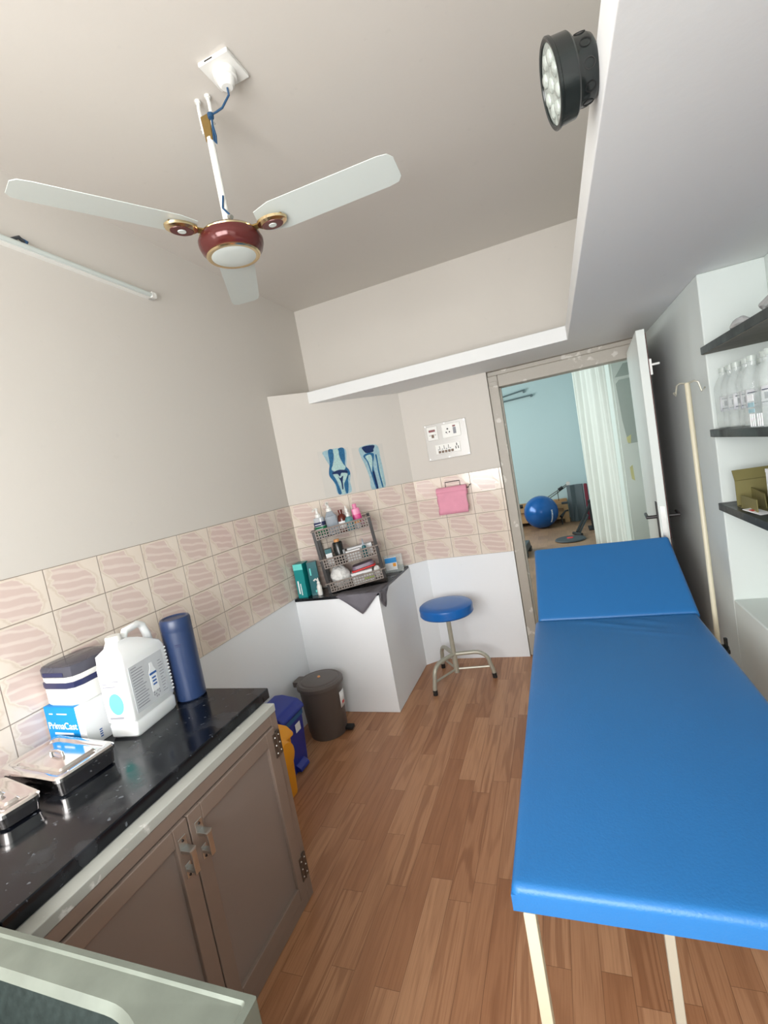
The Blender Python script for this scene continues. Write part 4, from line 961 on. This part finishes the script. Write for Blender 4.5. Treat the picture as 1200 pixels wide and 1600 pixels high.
lg = MB().box(-.068, -.050, .882, .898, .0, z0).build('leg', 'silver_paint', t, bevel=.002, label='slimmer middle leg')
MB().box(BX0+.03, BX1-.03, 2.172, 2.188, .22, .245).build('cross_bar', 'cream_paint', t, bevel=.002)
# screw knob on the bed's bracket
k = MB().tube([(.325, 2.09, .67), (.362, 2.09, .652)], .006, 8); k = k.build('knob_bracket', 'silver_paint', t)
m = MB(); m.lathe([(0, 0), (.020, 0), (.020, .024), (.015, .028), (0, .028)], (.362, 2.09, .645), 18, 'x')
m.box(.376, .388, 2.083, 2.097, .598, .692); m.box(.376, .388, 2.062, 2.118, .636, .654); m.build('knob', 'blackp', k, bevel=.003, label='black winged knob')

# drip stand
t = thing('drip_stand', 'cream steel drip pole with hook arms between bed and right wall', 'drip stand', (.540, 2.30, 0))
MB().lathe([(0, .0), (.010, .0), (.010, 1.695), (.008, 1.70), (0, 1.70)], seg=18).build('pole', 'cream_paint', t)
for s in (-1, 1):
    MB().tube([(0, 0, 1.697), (s*.026, 0, 1.703), (s*.038, -.004, 1.695), (s*.047, -.006, 1.655), (s*.055, -.02, 1.668)], .0035, 8).build('hook', 'silver_paint', t)
MB().lathe([(0, 0), (.015, 0), (.015, .03), (0, .03)], seg=16).build('rubber_foot', 'rubber', t)

# ------------------------------------------------------------ niche shelves and contents
SH = [(1.815, 'topmost black stone shelf in the niche, holding plastic bags'), (1.478, 'middle black stone shelf in the niche, holding clear bottles'), (1.168, 'lowest black stone shelf in the niche, holding cartons')]
for z, lb in SH:
    o = MB().box(.607, NX-.002, NY0+.002, NY1-.002, z-.015, z+.015).build('niche_shelf', 'shelf_stone', bevel=.002); tag(o, lb, 'shelf')
    MB().box(.612, NX-.004, NY0+.004, NY1-.004, z-.0165, z-.015).build('underside', 'under_stone', o, label='rough unpolished underside')
def petbottle():
    t = thing('plastic_bottle', 'x', 'bottle')
    prof = [(0, 0), (.030, 0), (.036, .006), (.036, .050), (.0345, .054), (.036, .058), (.036, .150), (.034, .165), (.024, .190), (.013, .205), (.013, .222), (0, .223)]
    MB().lathe(prof, seg=28).build('bottle', 'pet', t)
    MB().lathe([(0, .218), (.015, .218), (.015, .236), (0, .237)], seg=20).build('cap', 'petcap', t)
    m = MB(); V = [[m.v((.0368*math.cos(a), .0368*math.sin(a), z)) for z in (.065, .125)] for a in [math.radians(-150+8*i) for i in range(9)]]
    for a, b in zip(V, V[1:]): m.face([a[0], a[1], b[1], b[0]])
    l = m.build('paper_label', 'label', t); s = l.modifiers.new('thick', 'SOLIDIFY'); s.thickness = .0006
    m = MB().at(rz=math.radians(-118)); m.box(.0368, .0378, -.006, .004, .085, .105); m.box(.0368, .0378, -.014, .014, .074, .077); m.box(.0368, .0378, -.012, .014, .112, .115); m.build('print', 'inkdark', l, split=True)
    return t
pb = petbottle(); i = 0
for k, y in enumerate((2.285, 2.208, 2.131, 2.054, 1.977, 1.900, 1.823)):
    for r, x in enumerate((.662, .750)):
        o = pb if i == 0 else copy_tree(pb)
        o.location = (x+.01*math.sin(k*3), y-(.03 if r else 0), SH[1][0]+.0155); o.rotation_euler.z = random.uniform(-.5, .5) if i else .2
        nm = ['first', 'second', 'third', 'fourth', 'fifth', 'sixth', 'seventh'][k]
        o['label'] = ('clear bottle, %s from the door in the %s row, middle shelf' % (nm, 'front' if r == 0 else 'back')); o['group'] = 'clear bottles on the middle niche shelf'; i += 1
t = thing('clear_box', 'clear box with white and pale blue bands in front of the clear bottles', 'box', (.6125, 1.825, SH[1][0]+.0155))
MB().box(-.010, .008, -.055, .055, 0, .110).build('box', 'pet', t, bevel=.001)
for a, b, mt, nm in ((.085, .105, 'inkwhite', 'white_band'), (.066, .080, 'film_light', 'blue_band'), (.048, .060, 'film_light', 'blue_band')): MB().box(-.0115, -.010, .005, .052, a, b).build(nm, mt, t)
for a in (-.046, -.030, -.014, .012, .028, .044): MB().box(-.0115, -.010, a-.003, a+.003, .004, .044).build('stripe', 'inkwhite', t)
t = thing('crumpled_bag', 'crumpled see-through plastic bag on the topmost niche shelf, nearer the door', 'bag', (0, 0, 0))
def bag(c, s, seed):
    m = MB(); rings = []
    for j in range(9):
        a = PI*j/8; r = []
        for q in range(14):
            b = 2*PI*q/14; v = Vector((math.sin(a)*math.cos(b), math.sin(a)*math.sin(b), -math.cos(a))); kk = 1+.5*noise.noise(v*2.7+Vector((seed, seed, 0)))
            r.append((c[0]+v.x*kk*s[0], c[1]+v.y*kk*s[1], c[2]+max(v.z*kk*.5+.5, 0)*s[2]))
        rings.append(r)
    m.loft(rings); return m
bag((.66, 2.05, SH[0][0]+.0155), (.03, .06, .04), 2).build('bag', 'polythene', t, subsurf=1)
t = thing('crumpled_bag', 'pale crumpled plastic bag on the topmost niche shelf at the photo edge', 'bag', (0, 0, 0))
bag((.665, 1.78, SH[0][0]+.0155), (.035, .07, .05), 5).build('bag', 'polythene', t, subsurf=1)
t = thing('open_carton', 'open olive brown cardboard carton lying on the lowest niche shelf', 'box', (.665, 2.10, SH[2][0]+.0155), rz=math.radians(0))
MB().prism([(-.03, .0), (.14, .0), (.16, .075), (-.02, .055)], .02, .024, 'x').build('side_flap', 'olive', t)
m = MB(); m.box(-.03, .10, -.10, .10, 0, .003); m.box(.097, .10, -.10, .10, .003, .09); m.box(-.03, .10, .097, .10, .003, .10); m.box(-.03, -.027, -.10, .05, .003, .05); m.build('carton', 'olive', t)
MB().at((0, .10, .10), rx=math.radians(-30)).box(-.03, .10, -.003, 0, 0, .045).build('top_flap', 'olive', t)
o = MB().at(rz=.3, rx=.12).box(-.02, .02, -.045, .045, .004, .006).build('paper_slip', 'whitebox', loc=(.640, 2.02, SH[2][0]+.016)); tag(o, 'white paper slip with a red mark in front of the olive carton', 'paper')
MB().at(rz=.3, rx=.12).box(-.012, .002, .005, .025, .006, .0066).build('red_mark', 'red', o, label='red mark')
t = thing('medicine_carton', 'white and green carton on the lowest niche shelf at the photo edge', 'box', (.665, 1.80, SH[2][0]+.0155), rz=math.radians(-4))
MB().box(-.035, .08, -.08, .10, 0, .155).build('carton', 'whitebox', t, bevel=.0015)
MB().prism([(-.081, .0), (.101, .0), (.101, .035), (.04, .05), (-.081, .03)], -.036, -.035, 'x').build('green_band', 'pharm_green', t, label='green wave band'); MB().prism([(-.035, .0), (.08, .0), (.08, .04), (-.035, .035)], .100, .101, 'y').build('green_band', 'pharm_green', t, label='green end band')
m = MB(); m.box(-.0366, -.035, .03, .08, .10, .125); m.box(-.0366, -.035, -.05, .02, .08, .09); m.build('print', 'inkgrey', t, split=True)
MB().at((0, 0, .155)).box(-.035, .08, .02, .103, 0, .012).build('top_flap', 'whitebox', t)

# ------------------------------------------------------------ ceiling fan
HX, HY = -.955, 1.508
t = thing('ceiling_fan', 'maroon and brass ceiling fan with three pale blades', 'ceiling fan', (HX, HY, 0))
MB().lathe([(0, 2.50), (.0125, 2.50), (.0125, 2.80), (0, 2.80)], seg=16).build('down_rod', 'white', t)
m = MB(); m.prism([(-.014, 2.788), (.014, 2.788), (.018, 2.872), (-.018, 2.872)], -.010, .010, 'y'); m.build('shackle', 'bronze', t, bevel=.003, label='bronze coloured shackle')
m = MB()
for s in (-1, 1): m.tube([(s*.020, 0, 2.820), (s*.023, 0, 2.90), (s*.020, 0, ZC)], .006, 8); m.lathe([(0, 0), (.010, 0), (.010, .008), (0, .008)], (s*.021, 0, ZC-.008), 12)
m.build('ceiling_hook', 'white', t)
MB().tube([(-.03, 0, 2.838), (.03, 0, 2.838)], .004, 8).build('bolt', 'zinc', t)
MB().lathe([(0, 2.475), (.022, 2.475), (.022, 2.50), (.030, 2.505), (.030, 2.515), (.014, 2.525), (0, 2.525)], seg=20).build('collar', 'bronze', t)
MB().tube([(.02, -.012, 2.527), (.032, -.016, 2.52)], .008, 8).build('split_pin', 'zinc', t)
MB().lathe([(0, 2.476), (.080, 2.476), (.104, 2.468), (.112, 2.453), (.111, 2.440), (.104, 2.422), (.090, 2.409), (0, 2.409)], seg=64).build('motor_housing', 'maroon', t)
MB().lathe([(.0, 2.4765), (.080, 2.4765), (.098, 2.472), (.105, 2.467), (.106, 2.470), (.097, 2.479), (.080, 2.484), (0, 2.482)], seg=64).build('upper_ring', 'gold', t)
MB().lathe([(.082, 2.410), (.091, 2.410), (.093, 2.405), (.089, 2.401), (.082, 2.402)], seg=64).build('lower_ring', 'gold', t)
MB().lathe([(0, 2.396), (.04, 2.397), (.070, 2.400), (.083, 2.404), (.083, 2.411), (0, 2.411)], seg=64).build('bottom_cover', 'blade', t, label='pale round bottom cover')
m = MB(); m.tube([(.012, -.012, 2.60), (.004, -.016, 2.56), (.022, -.014, 2.535), (.03, -.012, 2.51)], .0035, 8); m.build('lead_wire', 'wire_blue', t)
for az in (-117, 1, 121):
    a = math.radians(az); R = Matrix.Rotation(a, 4, 'Z'); m = MB(); m.X = R.copy()
    m.prism([(.09, -.016), (.13, -.012), (.22, -.022), (.22, .022), (.13, .012), (.09, .016)], 2.468, 2.473); arm = m.build('blade_arm', 'bronze', t, bevel=.001)
    m = MB(); m.X = R @ Matrix.Translation((0, 0, 2.478)) @ Matrix.Rotation(math.radians(-9), 4, 'X')
    pts = [(.135, -.052), (.20, -.070), (.58, -.066), (.612, -.060), (.626, -.040), (.626, .040), (.612, .060), (.58, .066), (.20, .070), (.135, .052), (.125, .02), (.125, -.02)]
    m.prism(pts, -.0012, .0012); m.build('blade', 'blade', t, bevel=.0005)
    m = MB(); m.X = R @ Matrix.Translation((.172, 0, 2.468)); m.lathe([(0, -.012), (.036, -.012), (.046, -.006), (.048, .002), (0, .002)], seg=40, sx=1.15, sy=.82); md = m.build('medallion', 'gold', t, label='brass rimmed oval medallion')
    m = MB(); m.X = R @ Matrix.Translation((.172, 0, 2.456)); m.lathe([(0, -.0015), (.033, -.0015), (.034, .001), (0, .001)], seg=36, sx=1.15, sy=.82); m.build('inlay', 'maroon', md)
    m = MB(); m.X = R @ Matrix.Translation((.172, 0, 2.4545)); m.lathe([(0, -.002), (.011, -.002), (.012, .001), (0, .001)], seg=20, sx=1.2); m.build('centre_dot', 'blade', md)
# blue flex from the ceiling box to the hook
t = thing('ceiling_box', 'square white ceiling box with round holder beside the fan hook', 'ceiling box', (-.820, 1.452, ZC))
MB().box(-.056, .056, -.058, .058, -.014, 0).build('plate', 'white', t, bevel=.003)
MB().lathe([(0, -.060), (.018, -.060), (.026, -.052), (.030, -.036), (.036, -.034), (.037, -.014), (0, -.014)], seg=32).build('holder', 'white', t)
MB().tube([(0, 0, -.058), (-.004, .008, -.075), (-.05, .03, -.082), (-.085, .045, -.072), (-.108, .048, -.070), (-.112, .05, -.10), (-.105, .046, -.14), (-.108, .045, -.165), (-.116, .048, -.15), (-.113, .05, -.10)], .0035, 8).build('flex', 'wire_blue', t, label='blue twisted flex')
m = MB(); m.lathe([(0, -.012), (.010, -.008), (.011, .006), (0, .012)], (-.110, .046, -.073), 10); m.build('flex_knot', 'wire_blue', t)
MB().box(-.03, .0, -.0585, -.058, -.010, -.006).build('slot', 'slot', t)

# tube light on the left wall
t = thing('tube_light', 'thin white batten tube light high on the left wall', 'tube light', (0, 0, 0))
m = MB().at((XL, 1.985, 2.615), rx=math.radians(-1.4)); m.rbox(.0, .026, -1.16, 0, 0, .026, r=.004); m.build('batten', 'white', t)
m = MB().at((XL, 1.985, 2.615), rx=math.radians(-1.4)); m.tube([(.030, -1.13, .013), (.030, -.03, .013)], .010, 14); m.build('tube', 'blade', t)
m = MB().at((XL, 1.985, 2.615), rx=math.radians(-1.4)); m.box(0, .04, -.03, 0, .0, .026); m.box(0, .04, -1.16, -1.13, .0, .026); m.build('end_cap', 'white', t, bevel=.002, split=True)
m = MB(); m.tube([(XL+.004, 1.30, 2.64), (XL+.02, 1.325, 2.66), (XL+.022, 1.35, 2.675), (XL+.02, 1.37, 2.66), (XL+.01, 1.372, 2.64)], .007, 8); m.build('wire_joint', 'darkgrey', t)
m = MB(); m.tube([(XL+.01, 1.36, 2.68), (XL+.026, 1.375, 2.665), (XL+.02, 1.36, 2.635)], .0055, 8); m.build('wire_tail', 'wire_blue', t)

# black spot lamp on the loft edge
t = thing('spot_lamp', 'round black spot lamp with vent holes fixed to the ceiling slab edge', 'lamp', (XS, .990, 2.192))
nrm = Vector((-.975, -.12, -.12)).normalized(); up = Vector((0, 0, 1)); sx_ = up.cross(nrm).normalized(); sy_ = nrm.cross(sx_)
LM = rotm((-.002, 0, 0), (sx_, sy_, nrm)) @ Matrix.Diagonal((.74, .74, .80, 1))
m = MB(); m.X = LM.copy(); m.lathe([(0, .0), (.050, .0), (.062, .006), (.068, .016), (.068, .046), (.060, .050), (0, .050)], seg=48); rear = m.build('rear_can', 'blackp', t)
for i in range(10):
    a = 2*PI*i/10+.2; m = MB(); m.X = LM @ Matrix.Rotation(a, 4, 'Z') @ Matrix.Translation((.0675, 0, .026)) @ Matrix.Rotation(PI/2, 4, 'Y')
    m.lathe([(0, -.004), (.0115, -.004), (.0115, .0012), (.0098, .0012), (.0090, -.001), (0, -.001)], seg=16); m.build('vent', 'hole', rear)
m = MB(); m.X = LM.copy(); m.lathe([(0, .048), (.080, .048), (.084, .052), (.086, .084), (.090, .086), (.0905, .091), (.087, .093), (.080, .092), (.079, .086), (0, .086)], seg=64); m.build('front_ring', 'blackp', t)
m = MB(); m.X = LM.copy(); m.lathe([(0, .0862), (.079, .0862), (.079, .0885), (0, .0885)], seg=48); ln = m.build('lens', 'lens', t, label='pale lens plate')
for i in range(9):
    a = 2*PI*i/8; r = .052 if i < 8 else 0; m = MB(); m.X = LM @ Matrix.Translation((r*math.cos(a), r*math.sin(a), .0885)); m.lathe([(.016, 0), (.015, .003), (.008, .006), (0, .0065)], seg=16); m.build('bulb_lens', 'lens', ln)
m = MB(); m.X = LM.copy(); m.lathe([(0, -.012), (.04, -.012), (.04, .0), (0, .0)], seg=24); m.build('mount', 'blackp', t)
m = MB(); m.X = LM.copy(); m.tube([(-.066, -.045, .046), (-.070, -.055, .052)], .003, 8); m.build('screw', 'white', t)
